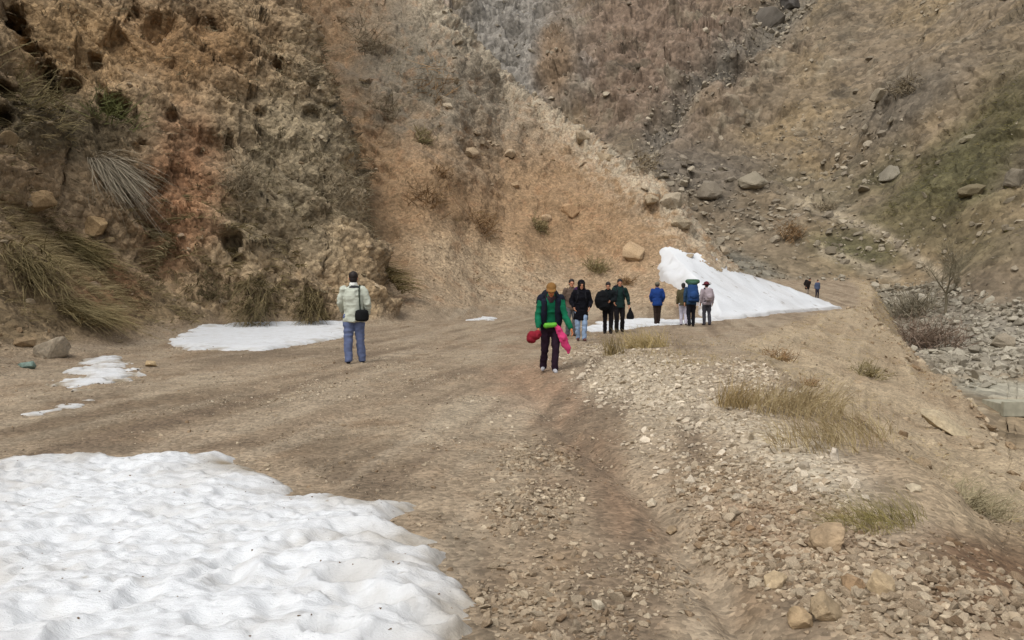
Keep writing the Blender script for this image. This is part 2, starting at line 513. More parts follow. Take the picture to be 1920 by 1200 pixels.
# track
col = mixc(col, w_road * sstep(-0.1, 0.5, n1), lin(158, 138, 110))
col = mixc(col, w_road * 0.8 * sstep(0.1, 0.6, n2 + 0.4 * n1), lin(128, 104, 76))
col = mixc(col, w_road * 0.75 * blob(1130, 900, 60, 300, -33, .8, .8), lin(132, 102, 74))        # reddish footpath
col = mixc(col, w_road * 0.8 * blob(1010, 740, 120, 70, 20, .6), lin(150, 118, 88))
col = mixc(col, w_road * 0.55 * blob(900, 790, 130, 60, 0, .9, .9), lin(166, 150, 124))           # pale trodden gravel
col = mixc(col, w_road * 0.55 * blob(960, 900, 100, 80, 20, .9, .9), lin(168, 150, 122))
col = mixc(col, w_road * 0.7 * blob(200, 790, 380, 40, -8, .6), lin(104, 84, 60))            # damp wheel track
col = mixc(col, w_road * 0.6 * blob(640, 850, 180, 50, 10, .6), lin(112, 93, 70))
col = mixc(col, w_road * 0.8 * blob(1250, 740, 180, 70, 15, .7), lin(182, 166, 140))         # pale rubble
col = mixc(col, w_road * 0.8 * blob(1480, 850, 170, 60, 30, .7), lin(180, 166, 142))
for bb in ((700, 905, 150, 34, 8), (868, 1050, 60, 110, -25), (300, 836, 330, 14, -2), (480, 668, 190, 14, -4), (200, 735, 140, 14, -8)):
    col = mixc(col, w_road * 0.6 * blob(*bb, .8, .5), lin(104, 86, 66))         # damp ground round the melting snow
col = mixc(col, w_slope * 0.8, lin(160, 138, 104))
col = mixc(col, w_slope * 0.6 * sstep(-0.1, 0.6, n1), lin(140, 112, 78))
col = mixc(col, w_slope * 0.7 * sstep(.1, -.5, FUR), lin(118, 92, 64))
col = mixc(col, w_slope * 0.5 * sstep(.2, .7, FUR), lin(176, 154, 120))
stk = fbm((X - 0.2 * Y) * 2.6, (Y + 0.2 * X) * 0.22, Z * 0, 1.0, 4, seed=25)
col = mixc(col, w_road * (1 - w_slope) * 0.75 * sstep(0.05, 0.45, stk), lin(116, 96, 74))
col = mixc(col, w_road * (1 - w_slope) * 0.5 * sstep(-0.05, -0.45, stk), lin(164, 146, 120))
col = mixc(col, w_road * 0.9 * blob(1860, 1090, 170, 110, 0, .7), lin(108, 78, 50))          # turned brown earth
col = mixc(col, w_road * 0.6 * blob(1500, 1000, 200, 60, 20, .7), lin(150, 120, 90))
# left-hand side
cl = np.zeros(P.shape) + lin(152, 126, 92)
cl = mixc(cl, sstep(-0.2, 0.5, n1), lin(165, 138, 100))
cl = mixc(cl, 0.8 * sstep(0.1, 0.6, n3 + 0.5 * n1), lin(126, 100, 70))
cl = mixc(cl, w_butt * 0.8 * blob(560, 330, 180, 230, 20, .8), lin(132, 117, 90))
cl = mixc(cl, 0.8 * blob(340, 370, 90, 160, 10, .6), lin(150, 104, 66))
cl = mixc(cl, 0.7 * blob(340, 90, 180, 90, 10, .7), lin(132, 94, 48))
cl = mixc(cl, 0.7 * blob(120, 90, 160, 110, 40, .7), lin(150, 116, 70))
cl = mixc(cl, 0.9 * blob(90, 230, 190, 80, 10, .6), lin(84, 72, 50))
cl = mixc(cl, w_bank * 0.8 * (1 - sstep(2, 4, Z)), lin(112, 92, 62))
cl = mixc(cl, w_bank * 0.8 * blob(200, 520, 80, 110, -30, .7), lin(128, 88, 52))
w_sc_c = np.clip(w_left * sstep(-1.6, 2.0, S_ - np.maximum(B_, L_) + 1.6 * n1), 0, 1)
cl = mixc(cl, w_sc_c * 0.92, lin(142, 111, 76))
cl = mixc(cl, w_scree * 0.9 * blob(860, 140, 220, 150, 40, .7), lin(132, 118, 98))           # stony upper part
cl = mixc(cl, w_scree * 0.8 * blob(750, 110, 150, 150, 40, .9, .8), lin(108, 98, 82))
cl = mixc(cl, w_scree * 0.9 * blob(900, 510, 170, 75, 20, .7), lin(168, 142, 108))           # gravel fan
toe = w_scree * (1 - sstep(0.4, 3.6, S_ + 1.6 * n1))
cl = mixc(cl, toe * .9, lin(152, 130, 102))
cl = mixc(cl, np.clip(crest * 1.2, 0, 1) * sstep(-.5, .2, n2), lin(164, 149, 125))
cl = mixc(cl, w_scree * 0.5 * sstep(0.1, 0.5, n2), lin(130, 94, 60))
col = col * (1 - w_left[..., None]) + cl * w_left[..., None]
# far side
fc = np.zeros(P.shape) + lin(126, 107, 82)
fc = mixc(fc, sstep(-0.3, 0.5, n3), lin(136, 113, 78))
fc = mixc(fc, 0.6 * sstep(0.1, 0.6, n1), lin(104, 90, 70))
fc = mixc(fc, 0.9 * blob(1220, 100, 260, 190, 0, .6), lin(128, 104, 84))
fc = mixc(fc, .7 * w_far * sstep(.15, .45, fbm(X, Y, Z * .6, .12, 4, seed=26, gain=.65)), lin(92, 80, 62))
fc = mixc(fc, .6 * w_far * sstep(.2, .5, fbm(X, Y, Z * .6, .16, 4, seed=27, gain=.65)), lin(150, 134, 108))
fc = mixc(fc, 0.9 * blob(960, 90, 150, 170, 10, .5), lin(134, 126, 116))  # grey gorge rock, its colour lightened to stand in for distance haze
fc = mixc(fc, 0.8 * blob(1040, 110, 45, 90, 5, .6), lin(134, 104, 70))
fc = mixc(fc, 0.8 * gully, lin(110, 102, 90))
fc = mixc(fc, 0.8 * blob(1290, 330, 200, 80, 0, .8), lin(108, 96, 82))
fc = mixc(fc, 0.45 * blob(1720, 390, 300, 120, -12, .9, .8), lin(100, 92, 58))
fc = mixc(fc, 0.8 * blob(1800, 330, 190, 80, -28, .9, .8), lin(90, 84, 48))                     # green grass
fc = mixc(fc, 0.8 * blob(1890, 220, 90, 120, 20, .8), lin(88, 80, 46))
fc = mixc(fc, 0.8 * blob(1600, 470, 100, 30, 15, .8), lin(92, 88, 54))
fc = mixc(fc, 0.7 * blob(1750, 440, 200, 60, 10, .8), lin(108, 94, 62))
fc = mixc(fc, 0.8 * blob(1680, 200, 160, 60, -25, .8), lin(108, 96, 80))
fc = mixc(fc, 0.9 * blob(1850, 640, 200, 90, 0, .7), lin(136, 126, 110))                    # pale river stones
fc = mixc(fc, 0.9 * blob(1600, 560, 200, 30, 5, .7), lin(134, 122, 104))
fc = mixc(fc, 0.9 * blob(1400, 500, 120, 22, 25, .7), lin(122, 114, 98))
fc = mixc(fc, 0.95 * blob(1880, 730, 110, 22, 5, .5, .1), lin(150, 142, 122))                # lower track
fc = mixc(fc, 0.8 * blob(790, 10, 60, 40, 0, .6), lin(160, 138, 120))
tr = np.full(Z.shape, 9.0)
for (x0, y0), (x1, y1) in [((1480, 370), (1560, 400)), ((1560, 400), (1660, 440)), ((1660, 440), (1760, 515)), ((1540, 470), (1680, 520))]:
    t = np.clip(((px - x0) * (x1 - x0) + (py - y0) * (y1 - y0)) / ((x1 - x0) ** 2 + (y1 - y0) ** 2), 0, 1)
    tr = np.minimum(tr, np.hypot(px - x0 - t * (x1 - x0), py - y0 - t * (y1 - y0)) / 10.0)
fc = mixc(fc, 0.9 * np.exp(-tr ** 2), lin(156, 138, 110))
col = col * (1 - w_far[..., None]) + fc * w_far[..., None]
col = col * (1 + 0.12 * n2[..., None])
lum = (col @ np.array([.3, .59, .11]))[..., None]
col = lum + (col - lum) * (0.80 - 0.03 * w_far + 0.02 * w_left - .02 * w_road)[..., None]
col = col * (np.array([.975, .99, .97]) * (1 - w_road[..., None]) + np.array([.985, .985, .955]) * w_road[..., None])
col = col * (1.0 - 0.19 * w_far * sstep(70, 100, rr) - 0.12 * w_road)[..., None]
col = np.clip(col, 0.01, 0.8)

# ---- split into the pieces of the setting
lab = np.zeros(Z.shape, np.int8)                     # 0 track and verge
lab[w_left > 0.5] = 1
lab[(w_left <= 0.5) & (w_far > 0.5)] = 2
lab[(lab == 1) & (w_scree > 0.5 * w_left)] = 3
lab[(lab == 2) & (rr < 92) & (P[..., 2] < 1.0)] = 4
idx = np.arange(NCOL * NR).reshape(NCOL, NR)
quads = np.stack([idx[:-1, :-1], idx[1:, :-1], idx[1:, 1:], idx[:-1, 1:]], -1).reshape(-1, 4)
ql = lab[:-1, :-1].reshape(-1)
FP = P2.reshape(-1, 3); FC = col.reshape(-1, 3); FN = NN.reshape(-1, 3)
GROUND = {}
for k, nm, mat in [(0, 'dirt_track', M_ROAD), (1, 'clay_cliff', M_CLIFF), (2, 'far_mountainside', M_FAR), (3, 'scree_slope', M_SCREE), (4, 'river_bed', M_FAR)]:
    qs = quads[ql == k]
    used, inv = np.unique(qs, return_inverse=True)
    me = mesh_from(nm, FP[used], inv.reshape(-1, 4))
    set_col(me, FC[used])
    GROUND[nm] = tag(link(nm, me, mat), kind='structure')
print('ground', round(time.time() - T0, 1), len(quads))
# ------------------------------------------------------------------ looking things up on the ground
VIS = (px > -120) & (px < 2040) & (py > -60) & (py < 1260)
GW, GH = 480, 300
dep = np.linalg.norm(P2 - CAM, axis=-1)
zb = np.full((GH + 2, GW + 2), 1e9)
gx = np.clip((px / 4).astype(int), 0, GW); gy = np.clip((py / 4).astype(int), 0, GH)
np.minimum.at(zb, (gy.ravel(), gx.ravel()), np.where(VIS, dep, 1e9).ravel())
zb = np.minimum(zb, np.minimum(np.roll(zb, 1, 0), np.roll(zb, -1, 0)))
def seen(p, margin=1.06):
    """is this point of the place in view of the photograph, not behind a hill"""
    x_, y_ = project(p)
    ok = (x_ > -10) & (x_ < 1930) & (y_ > -10) & (y_ < 1210)
    ix = np.clip((x_ / 4).astype(int), 0, GW); iy = np.clip((y_ / 4).astype(int), 0, GH)
    return ok & (np.linalg.norm(p - CAM, axis=-1) < zb[iy, ix] * margin + 0.3)
fpx, fpy, fdep, flab = px.ravel(), py.ravel(), dep.ravel(), lab.ravel()
def pick(x_, y_, tol=5):
    """the spot of ground seen at that place of the photograph: position, normal"""
    while True:
        c = np.nonzero((np.abs(fpx - x_) < tol) & (np.abs(fpy - y_) < tol))[0]
        if len(c): break
        tol *= 2
    dm = fdep[c].min()
    c = c[fdep[c] < dm * 1.03 + 0.1]
    j = c[np.argmin((fpx[c] - x_) ** 2 + (fpy[c] - y_) ** 2)]
    return FP[j].copy(), FN[j].copy(), j
near_i = np.nonzero(fdep < 130)[0]
def ground_z(x_, y_):
    d = (FP[near_i, 0] - x_) ** 2 + (FP[near_i, 1] - y_) ** 2
    k = np.argpartition(d, 4)[:4]
    return float(FP[near_i[k], 2].mean())
gu = np.gradient(P2, axis=0); gv = np.gradient(P2, axis=1)
AREA = np.linalg.norm(np.cross(gu, gv), axis=-1)
del gu, gv

# ------------------------------------------------------------------ snow
def snow_mat():
    m, nt, b = nodes_of('old_snow')
    N, L = nt.nodes, nt.links
    a = N.new('ShaderNodeAttribute'); a.attribute_name = 'Col'
    tc = N.new('ShaderNodeTexCoord')
    n = N.new('ShaderNodeTexNoise'); n.inputs['Scale'].default_value = 26; n.inputs['Detail'].default_value = 5; n.inputs['Roughness'].default_value = .7
    mp = N.new('ShaderNodeMapping'); mp.inputs['Scale'].default_value = (0.6, 1.6, 1)
    L.new(tc.outputs['Object'], mp.inputs[0]); L.new(mp.outputs[0], n.inputs['Vector'])
    bp = N.new('ShaderNodeBump'); bp.inputs['Strength'].default_value = 0.45; bp.inputs['Distance'].default_value = 0.04
    L.new(n.outputs['Fac'], bp.inputs['Height']); L.new(bp.outputs[0], b.inputs['Normal'])
    L.new(a.outputs['Color'], b.inputs['Base Color'])
    b.inputs['Roughness'].default_value = 0.6
    b.inputs['Specular IOR Level'].default_value = 0.25
    return m
M_SNOW = snow_mat()

def poly_sd(x, y, poly):
    """distance to a polygon's outline, positive inside"""
    d = np.full(x.shape, 1e9); ins = np.zeros(x.shape, bool)
    n = len(poly)
    for i in range(n):
        (x0, y0), (x1, y1) = poly[i], poly[(i + 1) % n]
        ex, ey = x1 - x0, y1 - y0
        t = np.clip(((x - x0) * ex + (y - y0) * ey) / (ex * ex + ey * ey + 1e-12), 0, 1)
        d = np.minimum(d, np.hypot(x - x0 - t * ex, y - y0 - t * ey))
        if abs(ey) > 1e-9:
            c = ((y0 > y) != (y1 > y)) & (x < ex * (y - y0) / ey + x0)
            ins ^= c
    return np.where(ins, d, -d)

def grid_obj(name, xs, ys, zf, keep, colf, mat):
    gx_, gy_ = np.meshgrid(xs, ys, indexing='ij')
    z_, sd_ = zf(gx_, gy_)
    V = np.stack([gx_, gy_, z_], -1)
    cc = colf(gx_, gy_, z_, sd_)
    I = np.arange(gx_.size).reshape(gx_.shape)
    q_ = np.stack([I[:-1, :-1], I[1:, :-1], I[1:, 1:], I[:-1, 1:]], -1).reshape(-1, 4)
    k_ = keep(sd_)
    kq = k_[:-1, :-1] & k_[1:, :-1] & k_[1:, 1:] & k_[:-1, 1:]
    q_ = q_[kq.ravel()]
    used, inv = np.unique(q_, return_inverse=True)
    me = mesh_from(name, V.reshape(-1, 3)[used], inv.reshape(-1, 4))
    set_col(me, cc.reshape(-1, 3)[used])
    return link(name, me, mat)

SNOWC = np.array([0.60, 0.61, 0.615]); DIRTC = lin(140, 128, 108)
def snow_patch(poly_px, thick, round_, res, label, zref=0.0, lump=1.0, dirt_edge=0.12, marks=(), rough_edge=0.08, holes=0.0):
    poly = [tuple(gnd(a, b, zref)[:2]) for a, b in poly_px]
    pa = np.array(poly)
    lo, hi = pa.min(0) - 0.3, pa.max(0) + 0.3
    def zf(x, y):
        sd_ = poly_sd(x, y, poly)
        sd_ = sd_ + rough_edge * fbm(x, y, x * 0, 3.0, 3, seed=31) + rough_edge * 1.6 * fbm(x, y, x * 0, 1.1, 2, seed=32)
        if holes: sd_ = sd_ - holes * (0.5 + fbm(x, y * 2.2, x * 0, 2.2, 4, seed=30, gain=.65))
        h = thick * (1 - np.exp(-np.maximum(sd_, 0) / round_)) + np.minimum(sd_, 0) * 0.8
        w = sstep(0.0, 0.25, sd_)
        h = h + w * lump * (0.045 * fbm(x, y, x * 0, 1.3, 3, seed=33) + 0.010 * fbm(x, y * 1.4, x * 0, 4.0, 3, seed=34, ridged=True) + 0.012 * fbm(x, y * 1.3, x * 0, 9.0, 2, seed=35) + 0.012 * fbm(x, y * 1.2, x * 0, 22.0, 2, seed=39))
        edge_w = np.exp(-np.maximum(sd_, 0) / 0.5)
        if thick > .08:
            fa, _, ca = worley(x, y * 1.2, x * 0 + .5, 4.5, 5)
            fb_, _, cb = worley(x, y * 1.2, x * 0 + .5, 10.0, 6)
            h = h - w * (0.050 * (ca > .55) * np.exp(-(fa * 2.6) ** 2) + 0.022 * (cb > .4) * np.exp(-(fb_ * 2.4) ** 2))
        h = h + w * lump * edge_w * (0.09 * fbm(x, y, x * 0, 2.6, 3, seed=36))
        for (mx, my, rx, ry, dpt, _) in marks:
            c = gnd(mx, my, zref + thick * 0.8)
            d2 = ((x - c[0]) / rx) ** 2 + ((y - c[1]) / ry) ** 2
            d2 = d2 * (1 + 0.5 * fbm(x, y, x * 0, 4.0, 2, seed=38))
            h = h - dpt * np.exp(-d2) + 0.35 * dpt * np.exp(-(np.sqrt(np.maximum(d2, 0)) - 1.45) ** 2 / 0.12)
        return np.minimum(base_height(x, y), 0.12) + 0.012 + h, sd_
    def colf(x, y, z_, sd_):
        n = fbm(x, y, x * 0, 2.5, 3, seed=37)
        w = 0.22 * sstep(-0.1, 0.6, fbm(x, y * 1.6, x * 0, 7.0, 3, seed=29)) + dirt_edge * (3.0 + 3.0 * n) * np.exp(-np.maximum(sd_, 0) / 0.16) + .35 * sstep(.0, .5, n) * np.exp(-np.maximum(sd_, 0) / 0.5) + 0.10 * sstep(0.05, 0.5, n) * np.exp(-np.maximum(sd_, 0) / 0.6)
        for (mx, my, rx, ry, dpt, dk) in marks:
            c = gnd(mx, my, zref + thick * 0.8)
            d2 = ((x - c[0]) / rx) ** 2 + ((y - c[1]) / ry) ** 2
            w = w + dk * np.exp(-d2 * 1.3)
        sp = vnoise(x * 30, y * 30, x * 0 + 3.3)
        w = w + 0.5 * (sp > 0.9) * (n > -0.1)
        return mixc(np.zeros(x.shape + (3,)) + SNOWC, w, DIRTC)
    gz = zf
    o = grid_obj('snow_patch', np.arange(lo[0], hi[0], res), np.arange(lo[1], hi[1], res), zf, lambda s: s > -0.12, colf, M_SNOW)
    SNOWS.append((o, gz, lo, hi, thick))
    return tag(o, label, 'snow patch', 'patches of old snow')

SNOWS = []
snow_patch([(-160, 868), (0, 852), (120, 848), (330, 838), (430, 840), (470, 862), (520, 882), (555, 903), (520, 916), (560, 922), (620, 914), (650, 926), (700, 932),
            (775, 926), (792, 950), (770, 962), (795, 985), (822, 1000), (845, 1030), (872, 1065), (920, 1105), (905, 1140), (880, 1165), (835, 1190), (790, 1215),
            (640, 1260), (560, 1420), (-160, 1420)], 0.085, 0.13, 0.0165, 'large lumpy snow patch with melting edge filling the lower left foreground', zref=0.06, rough_edge=.10, holes=.12, dirt_edge=.2,
           marks=[(700, 985, .30, .12, .06, .35), (760, 995, .14, .10, .05, .45), (690, 960, .07, .06, .05, .35), (430, 1065, .085, .16, .05, .04), (500, 1125, .10, .10, .04, .05),
                  (650, 1065, .12, .09, .06, .22), (620, 1155, .09, .05, .07, .35), (735, 1035, .14, .08, .06, .15), (800, 1125, .09, .06, .08, .25), (745, 1170, .12, .07, .05, .2),
                  (400, 1135, .10, .10, .03, .03), (150, 1160, .09, .10, .03, .04), (260, 1090, .08, .14, .03, .03), (120, 1000, .1, .15, .03, .03), (350, 955, .1, .12, .025, .03),
                  (600, 1000, .16, .10, .05, .12), (540, 1010, .1, .1, .04, .08), (330, 1030, .07, .12, .03, .04), (690, 1105, .16, .08, .06, .12), (850, 1110, .08, .07, .04, .2)])
snow_patch([(316, 650), (345, 628), (380, 618), (470, 613), (560, 611), (660, 610), (655, 632), (600, 641), (540, 651), (490, 658), (430, 656), (370, 657)],
           0.07, 0.12, 0.04, 'long snow strip on the track beside the man in the pale jacket', lump=0.5, dirt_edge=0.08, rough_edge=0.2, holes=.12)
snow_patch([(85, 718), (140, 692), (150, 676), (200, 668), (258, 676), (266, 692), (312, 699), (250, 714), (180, 727), (130, 740)],
           0.045, 0.08, 0.025, 'small thin snow patch near the pale boulder at left', lump=0.5, dirt_edge=0.15, rough_edge=0.22, holes=.45)
snow_patch([(15, 782), (90, 764), (180, 746), (192, 756), (110, 778), (50, 790)],
           0.018, 0.06, 0.02, 'faint thin smear of snow on the dirt at the left edge', lump=0.3, dirt_edge=0.2, rough_edge=0.12, holes=.3)
snow_patch([(1095, 616), (1125, 605), (1200, 599), (1255, 602), (1340, 597), (1335, 604), (1262, 609), (1200, 613), (1150, 619), (1112, 622)],
           0.07, 0.2, 0.06, 'narrow snow strip on the track behind the hikers dressed in black', lump=0.8, dirt_edge=0.06, rough_edge=0.25)
snow_patch([(880, 600), (905, 596), (932, 596), (922, 601)], 0.05, 0.2, 0.06, 'tiny snow remnant at the foot of the scree', lump=0.4, dirt_edge=0.1, rough_edge=0.2)

# the drift at the bend
BOT = [(8.5, 33.4), (10.5, 36.3), (13, 39.8), (16.2, 44.2), (20.6, 50.2)]
TOP = [(20.2, 51.0), (17.0, 49.3), (13.8, 47.2), (11.2, 45.6), (9.2, 44.6), (8.2, 44.6)]
DRIFT = BOT + TOP + [(8.0, 42.8), (8.5, 40.0), (8.8, 37.8), (8.7, 35.5)]
def _linedist(x, y, pts):
    d = np.full(x.shape, 1e9)
    for (x0, y0), (x1, y1) in zip(pts[:-1], pts[1:]):
        ex, ey = x1 - x0, y1 - y0
        t = np.clip(((x - x0) * ex + (y - y0) * ey) / (ex * ex + ey * ey), 0, 1)
        d = np.minimum(d, np.hypot(x - x0 - t * ex, y - y0 - t * ey))
    return d
def drift_z(x, y):
    sm = poly_sd(x, y, DRIFT)
    dt = _linedist(x, y, TOP)
    sd_ = sm + (0.7 * fbm(x, y * .6, x * 0, 0.8, 4, seed=41) * sstep(13, 9.5, x) + 0.15 * fbm(x, y, x * 0, 1.6, 3, seed=42)) * sstep(0.2, 1.5, dt + 2 * sstep(9.8, 9.0, x))
    db = _linedist(x, y, BOT)
    g = base_height(x, y)
    h = 0.58 * db * sstep(0, 1.5, db + 0.3) + 0.22 * fbm(x, y, x * 0, 0.35, 3, seed=43) * sstep(0, 1.5, db) + 0.025 * fbm(x, y, x * 0, 1.8, 2, seed=44)
    z_ = smax(h, g + 0.10, 0.4)
    z_ = np.minimum(z_, g + 0.06 + (0.5 + 1.0 * sstep(10, 12.5, x)) * np.maximum(sd_, -.05) + 1.6 * sstep(1.5, 0.0, dt) * sstep(9.6, 12.5, x))
    z_ = np.where(sd_ < 0, g + 0.06 + sd_ * 1.2 + np.maximum(z_ - g - .06, 0) * np.exp(sd_ * 8), z_)
    return z_, sd_
def drift_col(x, y, z_, sd_):
    n = fbm(x, y, x * 0, 1.4, 4, seed=45)
    w = 0.14 * sstep(-.1, .5, fbm(x, y, x * 0, .5, 3, seed=46)) + 0.75 * sstep(0.36, 0.55, n) * sstep(4.5, 0.6, _linedist(x, y, BOT)) + 0.35 * np.exp(-np.maximum(sd_, 0) / 0.15)
    w = w + 0.6 * (vnoise(x * 3, y * 3, x * 0 + 1) > 0.9)
    return mixc(np.zeros(x.shape + (3,)) + SNOWC, w, lin(120, 104, 84))
o = grid_obj('snow_drift', np.arange(5.5, 21.6, 0.06), np.arange(30.6, 52.4, 0.06), drift_z, lambda s: s > -0.45, drift_col, M_SNOW)
tag(o, 'big white snow drift banked against the spur at the bend of the track', 'snow patch', 'patches of old snow')
print('snow', round(time.time() - T0, 1))

# ------------------------------------------------------------------ stones
def hull_mesh(seed, n, sq=(1, 1, 1), detail=0):
    r = np.random.default_rng(seed)
    v = r.normal(size=(n, 3)); v /= np.linalg.norm(v, axis=1)[:, None]
    v *= (0.5 * np.array(sq)) * r.uniform(0.85, 1.08, (n, 1))
    bm = bmesh.new()
    vs_ = [bm.verts.new(c) for c in v]
    bmesh.ops.convex_hull(bm, input=vs_)
    loose = [w for w in bm.verts if not w.link_faces]
    bmesh.ops.delete(bm, geom=loose, context='VERTS')
    if detail:
        bmesh.ops.bevel(bm, geom=bm.edges[:], offset=0.05, segments=1, affect='EDGES', clamp_overlap=True)
        bmesh.ops.triangulate(bm, faces=bm.faces[:])
        bmesh.ops.subdivide_edges(bm, edges=bm.edges[:], cuts=1, use_grid_fill=True)
        bmesh.ops.triangulate(bm, faces=bm.faces[:])
        if detail > 1:
            bmesh.ops.subdivide_edges(bm, edges=bm.edges[:], cuts=1, use_grid_fill=True)
            bmesh.ops.triangulate(bm, faces=bm.faces[:])
        co = np.array([w.co[:] for w in bm.verts])
        nz = fbm(co[:, 0] + seed * 3.1, co[:, 1], co[:, 2], 3.0, 3, seed=51)
        if detail > 1:
            nz = 1.3 * nz + 0.9 * fbm(co[:, 0] * .7, co[:, 1] + seed, co[:, 2] * 1.6, 5.0, 3, seed=52, ridged=True)
        for w, d in zip(bm.verts, nz):
            w.co *= 1 + 0.09 * float(d)
    bmesh.ops.triangulate(bm, faces=bm.faces[:])
    bm.verts.index_update()
    V = np.array([w.co[:] for w in bm.verts], np.float32)
    Ft = np.array([[w.index for w in f.verts] for f in bm.faces], np.int32)
    bm.free()
    return V, Ft
SHAPES = [(1, .85, .6), (1, .7, .5), (1, .9, .75), (1, .6, .45), (1, .8, .35), (1, .95, .55)]
TINY = [hull_mesh(100 + i, 7, SHAPES[i % 6]) for i in range(10)]
MIDR = [hull_mesh(200 + i, 15, SHAPES[i % 6]) for i in range(10)]
BIGR = [hull_mesh(300 + i, 13, SHAPES[i % 6], 1) for i in range(10)]

def stone_mat(name='loose_stone'):
    m, nt, b = nodes_of(name)
    N, L = nt.nodes, nt.links
    a = N.new('ShaderNodeAttribute'); a.attribute_name = 'Col'
    oi = N.new('ShaderNodeObjectInfo')
    tc = N.new('ShaderNodeTexCoord')
    n = N.new('ShaderNodeTexNoise'); n.inputs['Scale'].default_value = 16.0; n.inputs['Detail'].default_value = 5; n.inputs['Roughness'].default_value = .65
    L.new(tc.outputs['Object'], n.inputs['Vector'])
    mr = N.new('ShaderNodeMapRange'); mr.inputs['From Min'].default_value = .3; mr.inputs['From Max'].default_value = .7
    mr.inputs['To Min'].default_value = .66; mr.inputs['To Max'].default_value = 1.22
    L.new(n.outputs['Fac'], mr.inputs['Value'])
    mul = N.new('ShaderNodeVectorMath'); mul.operation = 'SCALE'
    L.new(a.outputs['Color'], mul.inputs[0]); L.new(mr.outputs[0], mul.inputs['Scale'])
    mul2 = N.new('ShaderNodeVectorMath'); mul2.operation = 'MULTIPLY'
    L.new(mul.outputs[0], mul2.inputs[0]); L.new(oi.outputs['Color'], mul2.inputs[1])
    L.new(mul2.outputs[0], b.inputs['Base Color'])
    b.inputs['Roughness'].default_value = 0.95; b.inputs['Specular IOR Level'].default_value = 0.15
    bp = N.new('ShaderNodeBump'); bp.inputs['Strength'].default_value = 0.5; bp.inputs['Distance'].default_value = 0.03
    L.new(n.outputs['Fac'], bp.inputs['Height']); L.new(bp.outputs[0], b.inputs['Normal'])
    return m
M_STONE = stone_mat()

def rot_to(n, ang):
    """rotation matrices (k,3,3): local z towards n, spun by ang"""
    n = n / np.linalg.norm(n, axis=1, keepdims=True)
    t = np.stack([np.cos(ang), np.sin(ang), np.zeros_like(ang)], -1)
    b_ = np.cross(n, t); b_ /= np.maximum(np.linalg.norm(b_, axis=1, keepdims=True), 1e-6)
    t = np.cross(b_, n)
    return np.stack([t, b_, n], -1)

def sample(dens, n, mask=None):
    w = (dens * AREA).ravel()
    if mask is not None: w = w * mask.ravel()
    c = np.cumsum(w)
    if c[-1] <= 0: return np.zeros(0, int)
    return np.searchsorted(c, rng.random(n) * c[-1]).clip(0, len(w) - 1)

STONES = []          # (pos, normal, size, colour, ground label)
def add_stones(dens, n, s0, s1, c0, c1, power=2.2, mask=None, near_tint=0.45):
    j = sample(dens, n, mask)
    k = len(j)
    if not k: return
    u = rng.random(k)
    size = (s0 ** (-power) + u * (s1 ** (-power) - s0 ** (-power))) ** (-1 / power)
    jit = rng.normal(size=(k, 3)) * (np.sqrt(AREA.ravel()[j])[:, None] * 0.5)
    jit -= FN[j] * (jit * FN[j]).sum(1)[:, None]
    pos = FP[j] + jit
    c = np.asarray(c0)[None] + rng.random((k, 1)) * (np.asarray(c1) - np.asarray(c0))[None]
    c = c * rng.uniform(0.68, 1.06, (k, 1)) * (1 - near_tint) + FC[j] * near_tint
    STONES.append((pos, FN[j], size, c, flab[j]))
frame = ((px > -60) & (px < 1980) & (py > -40) & (py < 1240)).astype(float)
clus = sstep(-0.05, 0.45, fbm(X, Y, Z, 1.3, 3, seed=61))
PALE0, PALE1 = lin(150, 130, 104), lin(198, 182, 156)
TAN0, TAN1 = lin(128, 102, 74), lin(178, 152, 116)
inland = 1.0 - np.clip(blob(250, 1030, 560, 190, 8, .2, .05), 0, 1)
add_stones(w_road * (rr < 9) * (0.25 + clus), 11000, .008, .045, TAN0, PALE1, mask=frame * inland)
add_stones(w_road * (rr < 30) * (0.25 + clus), 10500, .016, .075, TAN0, PALE1, 2.4, mask=frame * inland)
rub = np.clip(blob(1250, 740, 190, 75, 18, .6) + blob(1480, 850, 180, 55, 33, .6) + blob(1420, 730, 90, 45, 25, .6) + 0.6 * blob(1330, 880, 160, 90, 30, .7), 0, 1) * w_road
add_stones(rub, 7500, .025, .13, lin(166, 150, 126), lin(216, 202, 180), 1.9, mask=frame, near_tint=.2)
rub2 = np.clip(blob(1620, 1090, 300, 110, 20, .7) + blob(1400, 1000, 170, 90, 35, .7) + .7 * blob(1100, 1110, 200, 90, 0, .6) + .6 * blob(1000, 930, 110, 120, 20, .6), 0, 1) * w_road
add_stones(rub2 * (.1 + clus), 4200, .014, .10, TAN0, PALE1, 1.8, mask=frame)
rub2 = rub2 * (.12 + sstep(-.1, .4, fbm(X, Y, Z, 1.9, 3, seed=62))) * (1 - .85 * blob(1130, 900, 60, 300, -33, .8, .5))
add_stones(rub2, 5500, .014, .075, lin(142, 122, 98), lin(200, 184, 158), 1.8, mask=frame, near_tint=.25)
add_stones(np.clip(blob(1650, 1120, 280, 80, 10, .7), 0, 1) * w_road, 1100, .03, .11, lin(140, 120, 96), lin(196, 180, 154), 1.9, mask=frame, near_tint=.25)
add_stones(w_road * np.clip(blob(1500, 950, 180, 50, 28, .8), 0, 1), 2500, .014, .07, TAN0, PALE1, 1.8, mask=frame)
add_stones(w_road * (1 - w_slope) * (rr > 6) * (rr < 24) * (.1 + sstep(-.1, .5, fbm(X, Y, Z, .8, 3, seed=63))), 6500, .015, .065, lin(156, 138, 112), lin(204, 188, 162), 2.2, mask=frame * inland, near_tint=.25)
